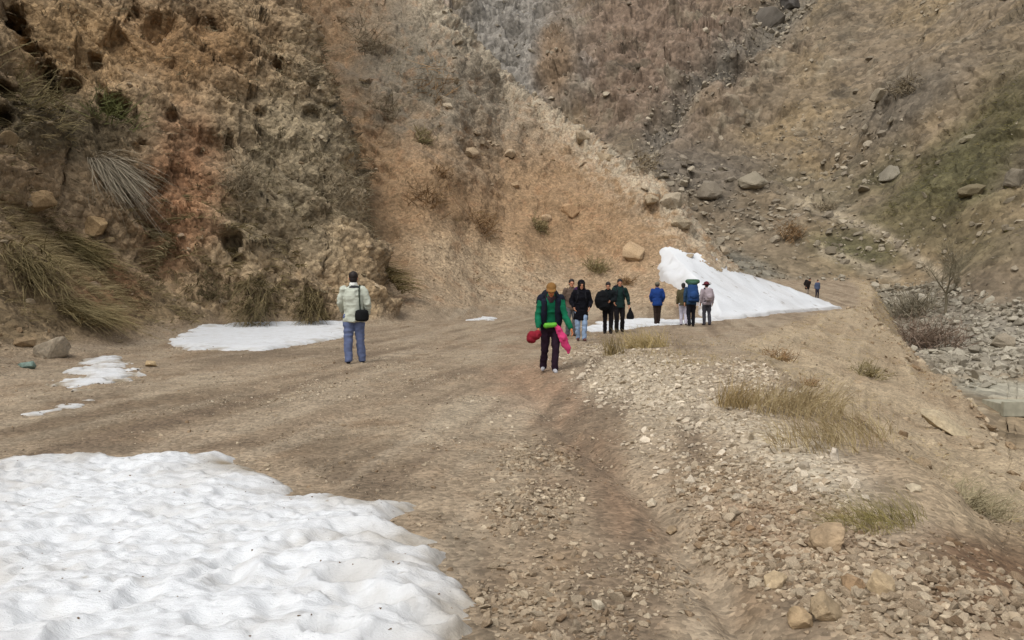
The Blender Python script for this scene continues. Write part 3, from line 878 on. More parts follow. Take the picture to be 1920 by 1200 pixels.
pg = np.clip(blob(900, 790, 130, 55, 0, .6) + blob(960, 910, 110, 80, 20, .6) + .7 * blob(640, 720, 250, 50, -4, .6), 0, 1) * w_road
add_stones(pg * (.15 + clus), 5500, .014, .06, lin(160, 144, 120), lin(210, 196, 172), 2.2, mask=frame, near_tint=.2)
add_stones(w_slope * (0.3 + clus), 2600, .04, .28, TAN0, PALE1, 2.1, mask=frame)
add_stones(w_slope * blob(1880, 900, 120, 120, 40, .7), 700, .03, .12, PALE0, PALE1, 2.1, mask=frame)
add_stones(w_scree * (0.2 + clus), 1000, .05, .32, TAN0, PALE1, 2.4, mask=frame)
add_stones(w_scree * np.clip(blob(880, 190, 260, 110, 42, .7) + 3 * crest, 0, 3), 2600, .12, .9, lin(140, 126, 104), lin(190, 174, 148), 2.0, mask=frame)
add_stones(crest ** 2, 260, .5, 1.5, lin(150, 136, 114), lin(192, 178, 154), 1.6, mask=frame)
add_stones(w_scree * blob(920, 275, 70, 35, 25, .7), 70, .25, .75, PALE0, PALE1, 1.5, mask=frame)
add_stones(w_scree * (1 - sstep(0.5, 3.5, S_)) * (X < 7), 1600, .04, .2, TAN0, PALE1, 2.3, mask=frame)
add_stones(w_scree * blob(920, 510, 180, 75, 20, .7), 2200, .05, .22, PALE0, PALE1, 2.2, mask=frame)
add_stones(w_butt * (0.2 + clus), 1900, .07, .45, TAN0, PALE1, 2.2, mask=frame)
add_stones(w_bank * (0.2 + clus) * (Z > 0.1), 900, .06, .4, TAN0, PALE1, 2.3, mask=frame)
foot = np.exp(-((left_h - 0.2) / 0.5) ** 2) * (rr < 60)
add_stones(foot, 2200, .03, .20, TAN0, PALE1, 2.2, mask=frame)
FG0, FG1 = lin(104, 94, 80), lin(156, 144, 124)
add_stones(w_far * (rr > 60) * (0.1 + sstep(.0, .4, n3)) * (Z > 1), 5200, .35, 2.2, lin(122, 112, 96), lin(182, 170, 148), 2.5, mask=frame, near_tint=.3)
add_stones(w_far * np.clip(blob(1300, 380, 230, 70, 8, .8) + blob(1570, 440, 150, 50, 12, .8) + gully + .6 * blob(1620, 300, 120, 70, -30, .8), 0, 1), 2400, .4, 2.2, lin(122, 112, 98), lin(186, 174, 152), 2.1, mask=frame, near_tint=.25)
rivm = np.clip(blob(1850, 620, 190, 80, 8, .5) + blob(1640, 550, 170, 28, 5, .5) + .8 * blob(1830, 690, 120, 40, 0, .6), 0, 1) * w_far
add_stones(rivm, 2400, .3, 1.5, lin(128, 120, 104), lin(180, 172, 154), 2.0, mask=frame, near_tint=.2)
add_stones(w_far * blob(1400, 500, 160, 26, 25, .7), 250, .3, 1.0, FG0, FG1, 2.0, mask=frame)
add_stones(w_slope * np.exp(-((X - xb_) / 0.9) ** 2) * (rr < 60), 700, .08, .5, TAN0, PALE1, 2.0, mask=frame)

SP = np.concatenate([s[0] for s in STONES]); SN = np.concatenate([s[1] for s in STONES]); SS = np.concatenate([s[2] for s in STONES])
SC = np.concatenate([s[3] for s in STONES]); SL = np.concatenate([s[4] for s in STONES])
tilt = rng.normal(size=SN.shape) * 0.35
SNt = SN * 0.6 + np.array([0, 0, 0.5]) + tilt
SA = rng.random(len(SS)) * 6.283
SR = rot_to(SNt, SA)
appar = SS / np.linalg.norm(SP - CAM, axis=1)
vis = seen(SP)
order = np.argsort(-appar * vis)
LABN = {0: 'dirt_track', 1: 'clay_cliff', 2: 'far_mountainside', 3: 'scree_slope', 4: 'river_bed'}
single = order[:290]
single_set = np.zeros(len(SS), bool); single_set[single] = True
# the stones that show largest are parts of the ground they lie on
stone_me = []
for i, (V, Ft) in enumerate(BIGR):
    me = mesh_from('stone', V, Ft, smooth=False); me.materials.append(M_STONE)
    set_col(me, np.ones((len(V), 3))); stone_me.append(me)
for n_, i in enumerate(single):
    o = bpy.data.objects.new('stone', stone_me[n_ % 10])
    C.objects.link(o)
    o.parent = GROUND[LABN[int(SL[i])]]
    s = float(SS[i])
    M = Matrix(SR[i].tolist()).to_4x4()
    M = Matrix.Translation(Vector((SP[i] + SN[i] * s * 0.10).tolist())) @ M @ Matrix.Diagonal((s, s * random.uniform(.75, 1.1), s * random.uniform(.8, 1.25), 1))
    o.matrix_world = M
    o.color = (*SC[i].tolist(), 1)
def bake_stones(name, sel, variants, parent):
    Vs, Fs, Cs = [], [], []
    base = 0
    gidx = np.nonzero(sel)[0]
    for k, (V, Ft) in enumerate(variants):
        g = gidx[k::len(variants)]
        if not len(g): continue
        sc_ = SS[g][:, None, None] * rng.uniform(.75, 1.2, (len(g), 1, 3))
        W = np.einsum('kij,kvj->kvi', SR[g], V[None] * sc_) + (SP[g] + SN[g] * SS[g][:, None] * 0.08)[:, None]
        nv = len(V)
        Vs.append(W.reshape(-1, 3))
        Fs.append((Ft[None] + (base + np.arange(len(g)) * nv)[:, None, None]).reshape(-1, 3))
        Cs.append(np.repeat(SC[g], nv, axis=0))
        base += len(g) * nv
    if not Vs: return
    me = mesh_from(name, np.concatenate(Vs), np.concatenate(Fs), smooth=False)
    set_col(me, np.concatenate(Cs))
    o = link(name, me, M_STONE, parent)
    tag(o, kind='stuff')
    return o
pxs = appar * F
for lb, nm in LABN.items():
    small = (SL == lb) & ~single_set & (pxs < 9)
    mid = (SL == lb) & ~single_set & (pxs >= 9)
    bake_stones('gravel', small, TINY, GROUND[nm])
    bake_stones('rubble', mid, MIDR, GROUND[nm])
print('stones', round(time.time() - T0, 1), len(SS))

# grit lying on the snow
for so, gz, lo, hi, th_ in SNOWS:
    ng = 1500 if th_ > .08 else 160
    gx_ = rng.uniform(lo[0], hi[0], ng); gy_ = rng.uniform(lo[1], hi[1], ng)
    z_, sd_ = gz(gx_, gy_)
    ok = (sd_ > 0.0) & (rng.random(ng) < 0.12 + .88 * np.exp(-np.maximum(sd_, 0) / .3))
    gx_, gy_, z_ = gx_[ok], gy_[ok], z_[ok]
    Vs, Fs, b0 = [], [], 0
    for a_, b_, c_ in zip(gx_, gy_, z_):
        V, Ft = TINY[int(rng.integers(0, 10))]
        Vs.append(V * rng.uniform(.006, .022) * (1 if th_ > .08 else 2.0) + np.array([a_, b_, c_])); Fs.append(Ft + b0); b0 += len(V)
    if Vs:
        me = mesh_from('grit', np.concatenate(Vs), np.concatenate(Fs), smooth=False)
        set_col(me, np.zeros((b0, 3)) + lin(104, 86, 66))
        tag(link('grit', me, M_STONE, so), kind='stuff')

# boulders one can point to
def boulder(x_, y_, w_px, colour, label, shape=(1, .8, .6), seed=0, tilt_=(0, 0), spin=0.0, sink=0.3, group=None, name='boulder'):
    p, n, j = pick(x_, y_)
    size = w_px * np.linalg.norm(p - CAM) / F
    V, Ft = hull_mesh(500 + seed, 18, shape, 2)
    me = mesh_from(name, V * size, Ft, smooth=False)
    cc = np.zeros(V.shape) + lin(*colour) * .86
    cc = cc * .75 + FC[j] * .25
    cc *= 1 + 0.3 * fbm(V[:, 0] + seed, V[:, 1], V[:, 2], 3.0, 3, seed=55)[:, None]
    set_col(me, cc)
    o = link(name, me, M_STONE)
    nn = Vector((n * 0.45 + np.array([tilt_[0], tilt_[1], 0.55])).tolist()).normalized()
    o.rotation_mode = 'QUATERNION'
    o.rotation_quaternion = nn.to_track_quat('Z', 'Y') @ Matrix.Rotation(spin, 3, 'Z').to_quaternion()
    o.location = Vector(p.tolist()) + nn * size * shape[2] * (0.5 - sink)
    return tag(o, label, 'boulder', group)
boulder(1765, 803, 95, (188, 172, 142), 'flat pale slab boulder tilted on the dry slope at right', (1, .55, .24), 1, (.15, -.55), -.75, -.1)
boulder(1188, 478, 52, (190, 164, 130), 'largest pale boulder low on the orange scree, left of the snow drift', (1, .8, .85), 2, (.2, -.1), -.8)
boulder(1068, 400, 46, (184, 152, 116), 'rounded tan boulder halfway up the orange scree', (1, .75, .6), 3, (.3, 0), -.6)
boulder(98, 668, 62, (168, 156, 136), 'pale grey angular boulder at the foot of the left bank', (1, .7, .8), 4, (.1, -.3), .2)
boulder(48, 648, 38, (160, 136, 104), 'small tan rock just left of the pale grey boulder', (1, .7, .55), 5)
boulder(65, 388, 70, (170, 142, 104), 'smooth tan boulder bulging from the left bank', (1, .7, .65), 6, (.3, -.2), .3)
boulder(183, 432, 52, (176, 148, 108), 'knobbly tan rock among grass high on the left bank', (1, .8, .7), 7, (.1, -.3), .9)
boulder(204, 455, 30, (182, 158, 122), 'small pale rock just below the knobbly tan rock', (1, .6, .5), 8)
boulder(22, 272, 42, (150, 128, 96), 'tan rock high on the cliff at the left edge', (1, .8, .7), 9)
boulder(1668, 334, 40, (150, 142, 126), 'round grey boulder on the far green hillside', (1, .9, .9), 10)
boulder(1650, 182, 38, (158, 146, 124), 'lone pale boulder high on the far tan hillside', (1, .8, .6), 11)
boulder(1412, 348, 56, (156, 146, 126), 'big pale boulder at the foot of the far hillside', (1, .8, .7), 12)
boulder(1325, 368, 52, (140, 130, 114), 'big grey boulder left of the big pale one across the valley', (1, .85, .75), 13)
boulder(1824, 362, 52, (132, 120, 96), 'flat brownish boulder in the green grass at far right', (1, .7, .5), 14)
boulder(1902, 350, 50, (120, 112, 98), 'dark grey rock outcrop at the right edge of the far slope', (1, .8, .8), 15)
boulder(1816, 262, 32, (150, 140, 116), 'narrow pale stone lying on the far green slope', (1, .45, .4), 16, (0, 0), .8)
boulder(1440, 50, 62, (112, 106, 98), 'dark grey crag at the top of the rocky gully', (1, .8, .8), 17)
boulder(1480, 14, 44, (104, 100, 96), 'dark rock above the grey crag at the top edge', (1, .8, .9), 18)
boulder(1252, 392, 62, (176, 164, 142), 'largest pale rock at the lower end of the spur crest', (1, .7, .8), 19, (.3, 0), -.7)
boulder(1218, 380, 44, (176, 160, 134), 'pale crest rock left of the largest one at the spur end', (1, .7, .7), 20, (.3, 0), -.7)
boulder(1272, 424, 44, (172, 156, 130), 'pale rock just above the top of the snow drift', (1, .7, .8), 21, (.3, 0), -.7)
boulder(1088, 268, 48, (178, 162, 136), 'pale rock midway along the spur crest', (1, .6, .6), 22, (.3, 0), -.7)
boulder(1132, 300, 40, (180, 162, 134), 'pale rock on the spur crest below the midway one', (1, .6, .6), 23, (.3, 0), -.7)
boulder(1453, 1095, 48, (180, 160, 128), 'squarish pale stone on the lower right of the track', (1, .85, .75), 24, (0, -.2), .4)
boulder(1221, 950, 27, (200, 186, 162), 'white stone at the edge of the rill', (1, .8, .7), 25)
boulder(1260, 999, 36, (164, 142, 112), 'flat tan stone just below the white stone by the rill', (1, .6, .5), 26, (0, 0), -.4)
boulder(1556, 1022, 84, (166, 144, 114), 'broad tan half buried boulder in the rubble at right', (1, .8, .75), 27, (-.1, -.3), .2, .35)
boulder(1118, 1143, 34, (208, 196, 172), 'whitish stone on the track near the bottom edge', (1, .8, .8), 28)
boulder(1500, 1172, 52, (172, 148, 114), 'angular tan stone at the bottom edge of the rubble', (1, .8, .8), 29)
boulder(1552, 1155, 66, (164, 144, 114), 'blocky tan boulder beside the angular stone at the bottom edge', (1, .9, .85), 30, (0, -.2), .8)
boulder(1600, 1102, 46, (166, 136, 102), 'reddish tan stone in the middle of the right hand rubble', (1, .8, .75), 31)
boulder(1652, 1110, 56, (182, 160, 126), 'upright pale stone in the right hand rubble', (1, .7, 1.0), 32)
boulder(1562, 868, 26, (206, 194, 176), 'small pointed white rock on the rubble ridge', (.8, .7, 1.2), 33, (0, 0), 0, .1)
boulder(1712, 918, 40, (190, 176, 150), 'long pale stone lying beyond the rubble ridge', (1, .5, .4), 34, (0, 0), -.4)
boulder(282, 688, 32, (186, 162, 124), 'tan stone at the right tip of the small snow patch', (1, .6, .5), 35)
boulder(1880, 652, 40, (150, 138, 118), 'round boulder alone on the stony river bed', (1, .85, .85), 36)
boulder(885, 290, 32, (186, 164, 134), 'pale rock in the stone cluster on the upper scree', (1, .7, .65), 37)
boulder(958, 290, 26, (190, 170, 142), 'rightmost pale rock of the stone cluster on the upper scree', (1, .8, .7), 38)
boulder(965, 350, 24, (188, 160, 126), 'small pale stone below the stone cluster on the scree', (1, .8, .7), 39)
boulder(1025, 412, 24, (190, 164, 132), 'small pale stone left of the rounded scree boulder', (1, .8, .7), 40)
print('boulders', round(time.time() - T0, 1))
# ------------------------------------------------------------------ dry grass and shrubs
def plant_mat(name, rough=0.9):
    m, nt, b = nodes_of(name)
    N, L = nt.nodes, nt.links
    a = N.new('ShaderNodeAttribute'); a.attribute_name = 'Col'
    oi = N.new('ShaderNodeObjectInfo')
    mul = N.new('ShaderNodeVectorMath'); mul.operation = 'MULTIPLY'
    L.new(a.outputs['Color'], mul.inputs[0]); L.new(oi.outputs['Color'], mul.inputs[1])
    L.new(mul.outputs[0], b.inputs['Base Color'])
    b.inputs['Roughness'].default_value = rough
    b.inputs['Specular IOR Level'].default_value = 0.1
    return m
M_GRASS = plant_mat('dry_grass_blade')
M_TWIG = plant_mat('bare_twig')

def blades(roots, dirs, length, width, droop, cols, side=None, segs=3):
    """curved ribbons: roots (k,3), dirs (k,3) start direction, droop (k,3) added towards the tip"""
    k = len(roots)
    dirs = dirs / np.linalg.norm(dirs, axis=1, keepdims=True)
    t = np.linspace(0, 1, segs + 1)
    ctr = roots[:, None] + dirs[:, None] * (t[None, :, None] * length[:, None, None]) + droop[:, None] * (t[None, :, None] ** 2 * length[:, None, None])
    if side is None:
        side = np.cross(dirs, rng.normal(size=(k, 3)))
    side = side / np.maximum(np.linalg.norm(side, axis=1, keepdims=True), 1e-6)
    wv = (width[:, None] * (1 - 0.8 * t[None] ** 1.5))[..., None] * side[:, None] * 0.5
    V = np.stack([ctr - wv, ctr + wv], 2).reshape(k, -1, 3)
    q_ = np.array([[2 * i, 2 * i + 1, 2 * i + 3, 2 * i + 2] for i in range(segs)])
    Q = (q_[None] + (np.arange(k) * (2 * (segs + 1)))[:, None, None]).reshape(-1, 4)
    cc = np.repeat(cols, 2 * (segs + 1), axis=0)
    return V.reshape(-1, 3), Q, cc

def downhill(n):
    d = np.stack([n[:, 0], n[:, 1], np.zeros(len(n))], -1)
    return d / np.maximum(np.linalg.norm(d, axis=1, keepdims=True), 0.15)

def grass_cover(name, dens, n, l0, l1, w, c0, c1, label, lean=0.6, per=7, spread=0.06, mask=None, segs=3):
    j = sample(dens, n // per, mask)
    j = np.repeat(j, per)
    k = len(j)
    roots = FP[j] + rng.normal(size=(k, 3)) * spread * np.array([1, 1, 0.3]) - FN[j] * 0.02
    dh = downhill(FN[j])
    dirs = FN[j] * 0.5 + np.array([0, 0, 0.7]) + rng.normal(size=(k, 3)) * 0.38 + dh * lean * 0.5
    dr_ = dh * lean + np.array([0, 0, -0.75]) + rng.normal(size=(k, 3)) * 0.25
    ln = rng.uniform(l0, l1, k)
    wd = w * np.clip(fdep[j] / 12, 0.5, 6) * rng.uniform(.7, 1.3, k)
    cc = lin(*c0) + rng.random((k, 1)) * (lin(*c1) - lin(*c0))
    V, Q, cv = blades(roots, dirs, ln, wd, dr_, cc, segs=segs)
    me = mesh_from(name, V, Q)
    set_col(me, cv)
    o = link(name, me, M_GRASS)
    return tag(o, label, 'grass', kind='stuff')
bankg = w_bank * np.clip(blob(110, 490, 190, 130, 30, .7) + blob(330, 540, 190, 70, 28, .7) + .6 * blob(90, 230, 150, 90, 0, .7), 0, 1)
grass_cover('dry_grass', bankg, 9000, .15, .42, .008, (104, 94, 66), (160, 142, 106), 'long dry grass hanging over the left bank', .9, mask=frame)
grass_cover('dry_grass', w_butt * np.clip(blob(560, 570, 120, 40, 20, .7) + .5 * blob(420, 470, 200, 120, 30, .8), 0, 1), 2200, .2, .5, .012, (92, 82, 56), (136, 120, 86), 'sparse dry grass at the foot of the clay cliff', .8, mask=frame)
grass_cover('dry_grass', w_butt * np.clip(blob(480, 360, 110, 130, 30, .8) + blob(640, 370, 110, 110, 30, .8) + .8 * blob(560, 150, 120, 120, 30, .8) + .12, 0, 1), 9000, .15, .42, .010, (96, 88, 68), (150, 136, 108), 'grey green brush clinging to the clay cliff', .7, 8, .12, mask=frame)
grass_cover('dry_grass', w_scree * np.clip(blob(720, 130, 130, 170, 30, .8) + .5 * blob(800, 370, 60, 60, 0, .8), 0, 1), 4500, .2, .6, .010, (92, 84, 66), (140, 126, 100), 'dark brush on the stony slope behind the cliff', .6, 8, .2, mask=frame)
grass_cover('dry_grass', w_slope * (0.1 + .5 * np.clip(blob(1560, 740, 190, 60, 28, .8), 0, 1) + .5 * clus), 7000, .05, .18, .005, (140, 122, 86), (182, 162, 118), 'short straw coloured grass scattered over the right hand slope', .5, mask=frame)
grass_cover('dry_grass', w_road * (rr < 26) * (0.05 + sstep(.2, .5, n1)) * blob(1250, 660, 190, 45, 8, .7), 1500, .08, .24, .005, (134, 118, 84), (170, 150, 108), 'short dry grass along the outer verge of the track', .2, mask=frame)
grass_cover('dry_grass', w_far * (rr > 60) * (.35 + clus) * (Z > 1), 7000, .25, .6, .010, (92, 82, 58), (136, 118, 84), 'dry grass covering the far mountainside', .4, 5, .6, mask=frame, segs=1)
grass_cover('green_grass', w_far * np.clip(blob(1800, 330, 190, 80, -28, .9, .8) + blob(1890, 220, 90, 120, 20, .8) + .7 * blob(1600, 470, 110, 30, 15, .8) + .3 * blob(1720, 400, 280, 100, -12, .9), 0, 1), 9000, .2, .5, .009, (82, 80, 42), (118, 110, 64), 'low green grass on the far right hillside', .4, 5, .5, mask=frame, segs=1)
grass_cover('dry_grass', w_scree * (.15 + clus), 3000, .15, .45, .010, (104, 92, 66), (148, 128, 92), 'thin dry grass scattered over the orange scree', .5, 9, .08, mask=frame)

def tussock(x_, y_, h, spread, n, c0, c1, label, lean=.7, upright=.7, w=.011, fan=.42):
    p, nrm, j = pick(x_, y_)
    k = n
    ra_, aa_ = np.sqrt(rng.random(k)) ** 1.3 * 1.5, rng.random(k) * 6.283
    roots = np.stack([np.cos(aa_) * ra_ * spread * 1.15, np.sin(aa_) * ra_ * spread * .85, np.zeros(k)], -1)
    nn = np.repeat(nrm[None], k, 0)
    # the tuft sits on the slope
    roots[:, 2] -= (roots[:, 0] * nrm[0] + roots[:, 1] * nrm[1]) / max(nrm[2], .35) * .9
    dh = downhill(nn)
    dirs = nn * .4 + np.array([0, 0, upright]) + rng.normal(size=(k, 3)) * fan + dh * lean * .5
    dr_ = dh * lean + np.array([0, 0, -.7 * lean - .1]) + rng.normal(size=(k, 3)) * .2
    ln = rng.uniform(.55, 1.0, k) * h
    wd = w * np.clip(np.linalg.norm(p - CAM) / 12, .5, 4) * rng.uniform(.7, 1.3, k)
    cc = lin(*c0) + rng.random((k, 1)) * (lin(*c1) - lin(*c0))
    V, Q, cv = blades(roots, dirs, ln, wd, dr_, cc, segs=4)
    me = mesh_from('grass_tussock', V, Q)
    set_col(me, cv)
    o = link('grass_tussock', me, M_GRASS)
    o.location = p.tolist()
    return tag(o, label, 'grass tussock', 'tussocks of dry grass')
tussock(190, 300, 1.5, .35, 420, (128, 118, 100), (176, 164, 142), 'pale grey tussock hanging straight down the left bank', 1.2, -.5, .011, .3)
tussock(140, 470, .8, .45, 480, (100, 92, 60), (152, 136, 96), 'large olive tussock in the middle of the left bank', 1.1)
tussock(60, 500, .8, .45, 420, (102, 92, 62), (154, 138, 100), 'large olive tussock at the left edge below the tan boulder', 1.2)
tussock(150, 590, .75, .4, 460, (106, 96, 66), (156, 140, 102), 'thick drooping tussock low on the bank above the small snow patch', 1.1)
tussock(260, 440, .9, .32, 360, (104, 94, 70), (156, 140, 106), 'long tussock trailing down beside the knobbly tan rock', 1.4)
tussock(300, 520, .8, .36, 380, (100, 92, 66), (150, 134, 100), 'tussock on the bank straight above the long snow strip', 1.2)
tussock(390, 565, 1.0, .4, 340, (88, 80, 56), (134, 120, 88), 'tussock at the cliff foot behind the left end of the snow strip', 1.1)
tussock(475, 575, 1.0, .4, 340, (92, 84, 58), (140, 124, 90), 'tussock at the cliff foot behind the middle of the snow strip', 1.1)
tussock(585, 575, .9, .3, 280, (96, 86, 58), (146, 130, 94), 'tussock at the cliff foot just left of the man in the pale jacket', 1.0)
tussock(725, 520, .9, .35, 260, (90, 80, 52), (138, 122, 84), 'shaggy tussock on the slope right of the man in the pale jacket', .9)
tussock(1210, 650, .5, .26, 420, (140, 124, 86), (178, 158, 112), 'low straw tuft on the verge below the hikers dressed in black', .3, .9, .008)
tussock(1150, 665, .5, .12, 120, (96, 84, 56), (150, 132, 92), 'upright thin tuft on the verge right of the green hiker', .1, 1.2, .008, .2)
tussock(1490, 775, .5, .25, 650, (150, 132, 98), (190, 172, 132), 'large pale straw tussock behind the rubble ridge', .4, 1.0, .008, .3)
tussock(1560, 830, .45, .28, 520, (148, 130, 96), (186, 168, 128), 'straw tussock lower right of the large pale one', .4, 1.0, .008, .3)
tussock(1385, 765, .4, .13, 320, (136, 118, 82), (174, 152, 110), 'smaller straw tussock at the left end of the rubble ridge', .3, 1.0, .008, .3)
tussock(1650, 985, .26, .15, 460, (106, 100, 60), (146, 132, 84), 'greenish low tuft above the half buried boulder', .4, .8, .005)
tussock(1830, 950, .34, .15, 300, (120, 114, 88), (160, 148, 116), 'grey green sparse tuft near the right edge of the slope', .4, .9, .005)

def shrub(x_, y_, w_px, c0, c1, label, n=80, flat=.75, name='shrub', cat='shrub', group='leafless shrubs on the slopes'):
    p, nrm, j = pick(x_, y_)
    dist_ = np.linalg.norm(p - CAM)
    rad = w_px * dist_ / F * .5
    pix = dist_ / F
    d = rng.normal(size=(n, 3)); d[:, 2] = np.abs(d[:, 2]) * flat * .6 + .1
    d = d + nrm * .4 + downhill(nrm[None]) * .5
    d /= np.linalg.norm(d, axis=1, keepdims=True)
    ln = rad * rng.uniform(.5, 1.1, n)
    cc = lin(*c0) + rng.random((n, 1)) * (lin(*c1) - lin(*c0))
    V, Q, cv = blades(np.zeros((n, 3)) + (lambda q_: q_ - nrm * (q_ @ nrm)[:, None])(rng.normal(size=(n, 3)) * rad * .38), d, ln, np.full(n, max(pix * 1.4, .008)), rng.normal(size=(n, 3)) * .25, cc, segs=3)
    m_ = n * 3
    i = rng.integers(0, n, m_)
    t = rng.uniform(.35, .95, m_)
    st = V.reshape(n, -1, 3)[i, 0] + d[i] * (ln[i] * t)[:, None]
    d2 = d[i] + rng.normal(size=(m_, 3)) * .8
    V2, Q2, cv2 = blades(st, d2, rad * rng.uniform(.15, .4, m_), np.full(m_, max(pix * 1.0, .006)), rng.normal(size=(m_, 3)) * .3, cc[i] * 1.1, segs=2)
    me = mesh_from(name, np.concatenate([V, V2]), np.concatenate([Q, Q2 + len(V)]))
    set_col(me, np.concatenate([cv, cv2]))
    o = link(name, me, M_TWIG)
    o.location = p.tolist()
    return tag(o, label, cat, group)
GRY = ((104, 94, 76), (150, 136, 112)); BRN = ((106, 84, 60), (154, 126, 92)); OLV = ((98, 90, 62), (142, 128, 92))
shrub(640, 370, 110, *GRY, 'wide grey shrub on the clay cliff, left of the orange scree')
shrub(450, 350, 110, *GRY, 'grey shrub in the middle of the clay cliff face')
shrub(560, 150, 80, *GRY, 'grey shrub high on the clay cliff')
shrub(800, 170, 100, *BRN, 'dark brown shrub high on the stony part of the scree')
shrub(725, 215, 70, *GRY, 'grey shrub at the upper border of cliff and scree')
shrub(790, 265, 50, *OLV, 'small olive shrub on the upper orange scree')
shrub(690, 90, 80, *GRY, 'dark grey shrub near the top of the stony slope')
shrub(800, 375, 90, *BRN, 'brown shrub on the left side of the orange scree')
shrub(900, 425, 70, *BRN, 'brown shrub in the middle of the orange scree')
shrub(830, 330, 40, *BRN, 'small brown shrub between the two larger ones on the scree')
shrub(1010, 430, 45, *OLV, 'small olive shrub right of the middle of the scree')
shrub(1115, 505, 60, *OLV, 'olive shrub on the scree above the hikers dressed in black')
shrub(1175, 530, 36, *BRN, 'small brown shrub on the scree above the hiker with the hand bag')
shrub(205, 220, 100, (74, 78, 46), (112, 112, 70), 'green leafy shrub below the small cave in the cliff')
shrub(60, 200, 140, *OLV, 'dark olive shrub high on the left edge of the cliff')
shrub(1460, 675, 60, *BRN, 'low brown shrub on the upper right hand slope')
shrub(1630, 705, 60, *OLV, 'low olive shrub on the right hand slope near its brink')
shrub(1520, 720, 34, *BRN, 'small brown shrub between two others on the right hand slope')
shrub(1830, 955, 90, (120, 112, 88), (158, 146, 116), 'sparse grey bush near the right edge')
shrub(1735, 650, 120, (92, 78, 66), (136, 118, 102), 'brown leafless bush below the track at the brink of the slope', n=260, flat=1.0)
shrub(1715, 590, 90, (104, 98, 82), (144, 134, 114), 'grey leafless bush above the brown one by the river bed', n=220, flat=1.0)
shrub(1480, 440, 60, *BRN, 'brown bush among rocks at the foot of the far hillside')
shrub(1210, 310, 60, *GRY, 'grey bush right behind the crest of the spur')
shrub(1545, 395, 40, *GRY, 'grey bush beside the upper end of the far footpath')
shrub(1700, 165, 50, *GRY, 'grey bush right of the lone pale boulder on the far hillside')

# bare tree in the valley
def tubes(segs_, sides=5):
    Vs, Qs, b0 = [], [], 0
    for a, b_, ra, rb in segs_:
        a = np.array(a); b_ = np.array(b_)
        ax = (b_ - a); L_ = np.linalg.norm(ax); ax = ax / max(L_, 1e-9)
        u = np.cross(ax, [0.3, 0.9, 0.2]); u /= np.linalg.norm(u); v = np.cross(ax, u)
        an = np.arange(sides) * 2 * math.pi / sides
        ring = np.cos(an)[:, None] * u + np.sin(an)[:, None] * v
        Vs.append(a + ring * ra); Vs.append(b_ + ring * rb)
        for i in range(sides):
            k = (i + 1) % sides
            Qs.append([b0 + i, b0 + k, b0 + sides + k, b0 + sides + i])
        b0 += 2 * sides
    return np.concatenate(Vs), np.array(Qs)
def bare_tree(x_, y_, h_px, label):
    p, nrm, j = pick(x_, y_)
    H = h_px * np.linalg.norm(p - CAM) / F
    r = random.Random(5)
    trunk, twigs = [], []
    def grow(a, d, ln, ra, lev):
        n_ = 3
        for s in range(n_):
            b_ = a + d * (ln / n_)
            rb = ra * .82
            (trunk if lev < 2 else twigs).append((a.copy(), b_.copy(), ra, rb))
            a, ra = b_, rb
            d = d + np.array([r.gauss(0, .14), r.gauss(0, .14), .10]); d /= np.linalg.norm(d)
            if lev < 4 and (s > 0 or lev > 0):
                for _ in range(2 if lev > 1 else 2):
                    nd = d * .65 + np.array([r.gauss(0, .55), r.gauss(0, .55), r.uniform(-.05, .45)])
                    nd /= np.linalg.norm(nd)
                    grow(a, nd, ln * r.uniform(.55, .75), max(ra * .6, .012), lev + 1)
    grow(np.zeros(3), np.array([.06, 0, 1.0]), H * .42, .15, 0)
    root = bpy.data.objects.new('bare_tree', None); C.objects.link(root); root.location = p.tolist()
    for nm, sg, cc in (('trunk', trunk, (112, 104, 86)), ('crown', twigs, (122, 114, 94))):
        V, Q = tubes(sg, 5 if nm == 'trunk' else 3)
        me = mesh_from(nm, V, Q); set_col(me, np.zeros(V.shape) + lin(*cc))
        link(nm, me, M_TWIG, root)
    return tag(root, label, 'tree')
bare_tree(1772, 590, 120, 'bare grey tree standing beside the river bed')

# ------------------------------------------------------------------ concrete weir and pool below the slope
def simple_mat(name, c, rough=.8, noise=8.0, amt=.15, bump=.2, bdist=.01, spec=.25):
    m, nt, b = nodes_of(name)
    N, L = nt.nodes, nt.links
    tc = N.new('ShaderNodeTexCoord')
    n = N.new('ShaderNodeTexNoise'); n.inputs['Scale'].default_value = noise; n.inputs['Detail'].default_value = 3
    L.new(tc.outputs['Object'], n.inputs['Vector'])
    mr = N.new('ShaderNodeMapRange'); mr.inputs['From Min'].default_value = .3; mr.inputs['From Max'].default_value = .7
    mr.inputs['To Min'].default_value = 1 - amt; mr.inputs['To Max'].default_value = 1 + amt
    L.new(n.outputs['Fac'], mr.inputs['Value'])
    mul = N.new('ShaderNodeVectorMath'); mul.operation = 'SCALE'
    mul.inputs[0].default_value = lin(*c).tolist()
    L.new(mr.outputs[0], mul.inputs['Scale']); L.new(mul.outputs[0], b.inputs['Base Color'])
    b.inputs['Roughness'].default_value = rough; b.inputs['Specular IOR Level'].default_value = spec
    if bump:
        bp = N.new('ShaderNodeBump'); bp.inputs['Strength'].default_value = bump; bp.inputs['Distance'].default_value = bdist
        L.new(n.outputs['Fac'], bp.inputs['Height']); L.new(bp.outputs[0], b.inputs['Normal'])
    return m
_mats = {}
def cloth(c, noise=9.0, amt=.12):
    k = ('cloth', c)
    if k not in _mats:
        _mats[k] = simple_mat('cloth_%d_%d_%d' % c, c, .9, noise, amt, .3, .01, .12)
    return _mats[k]
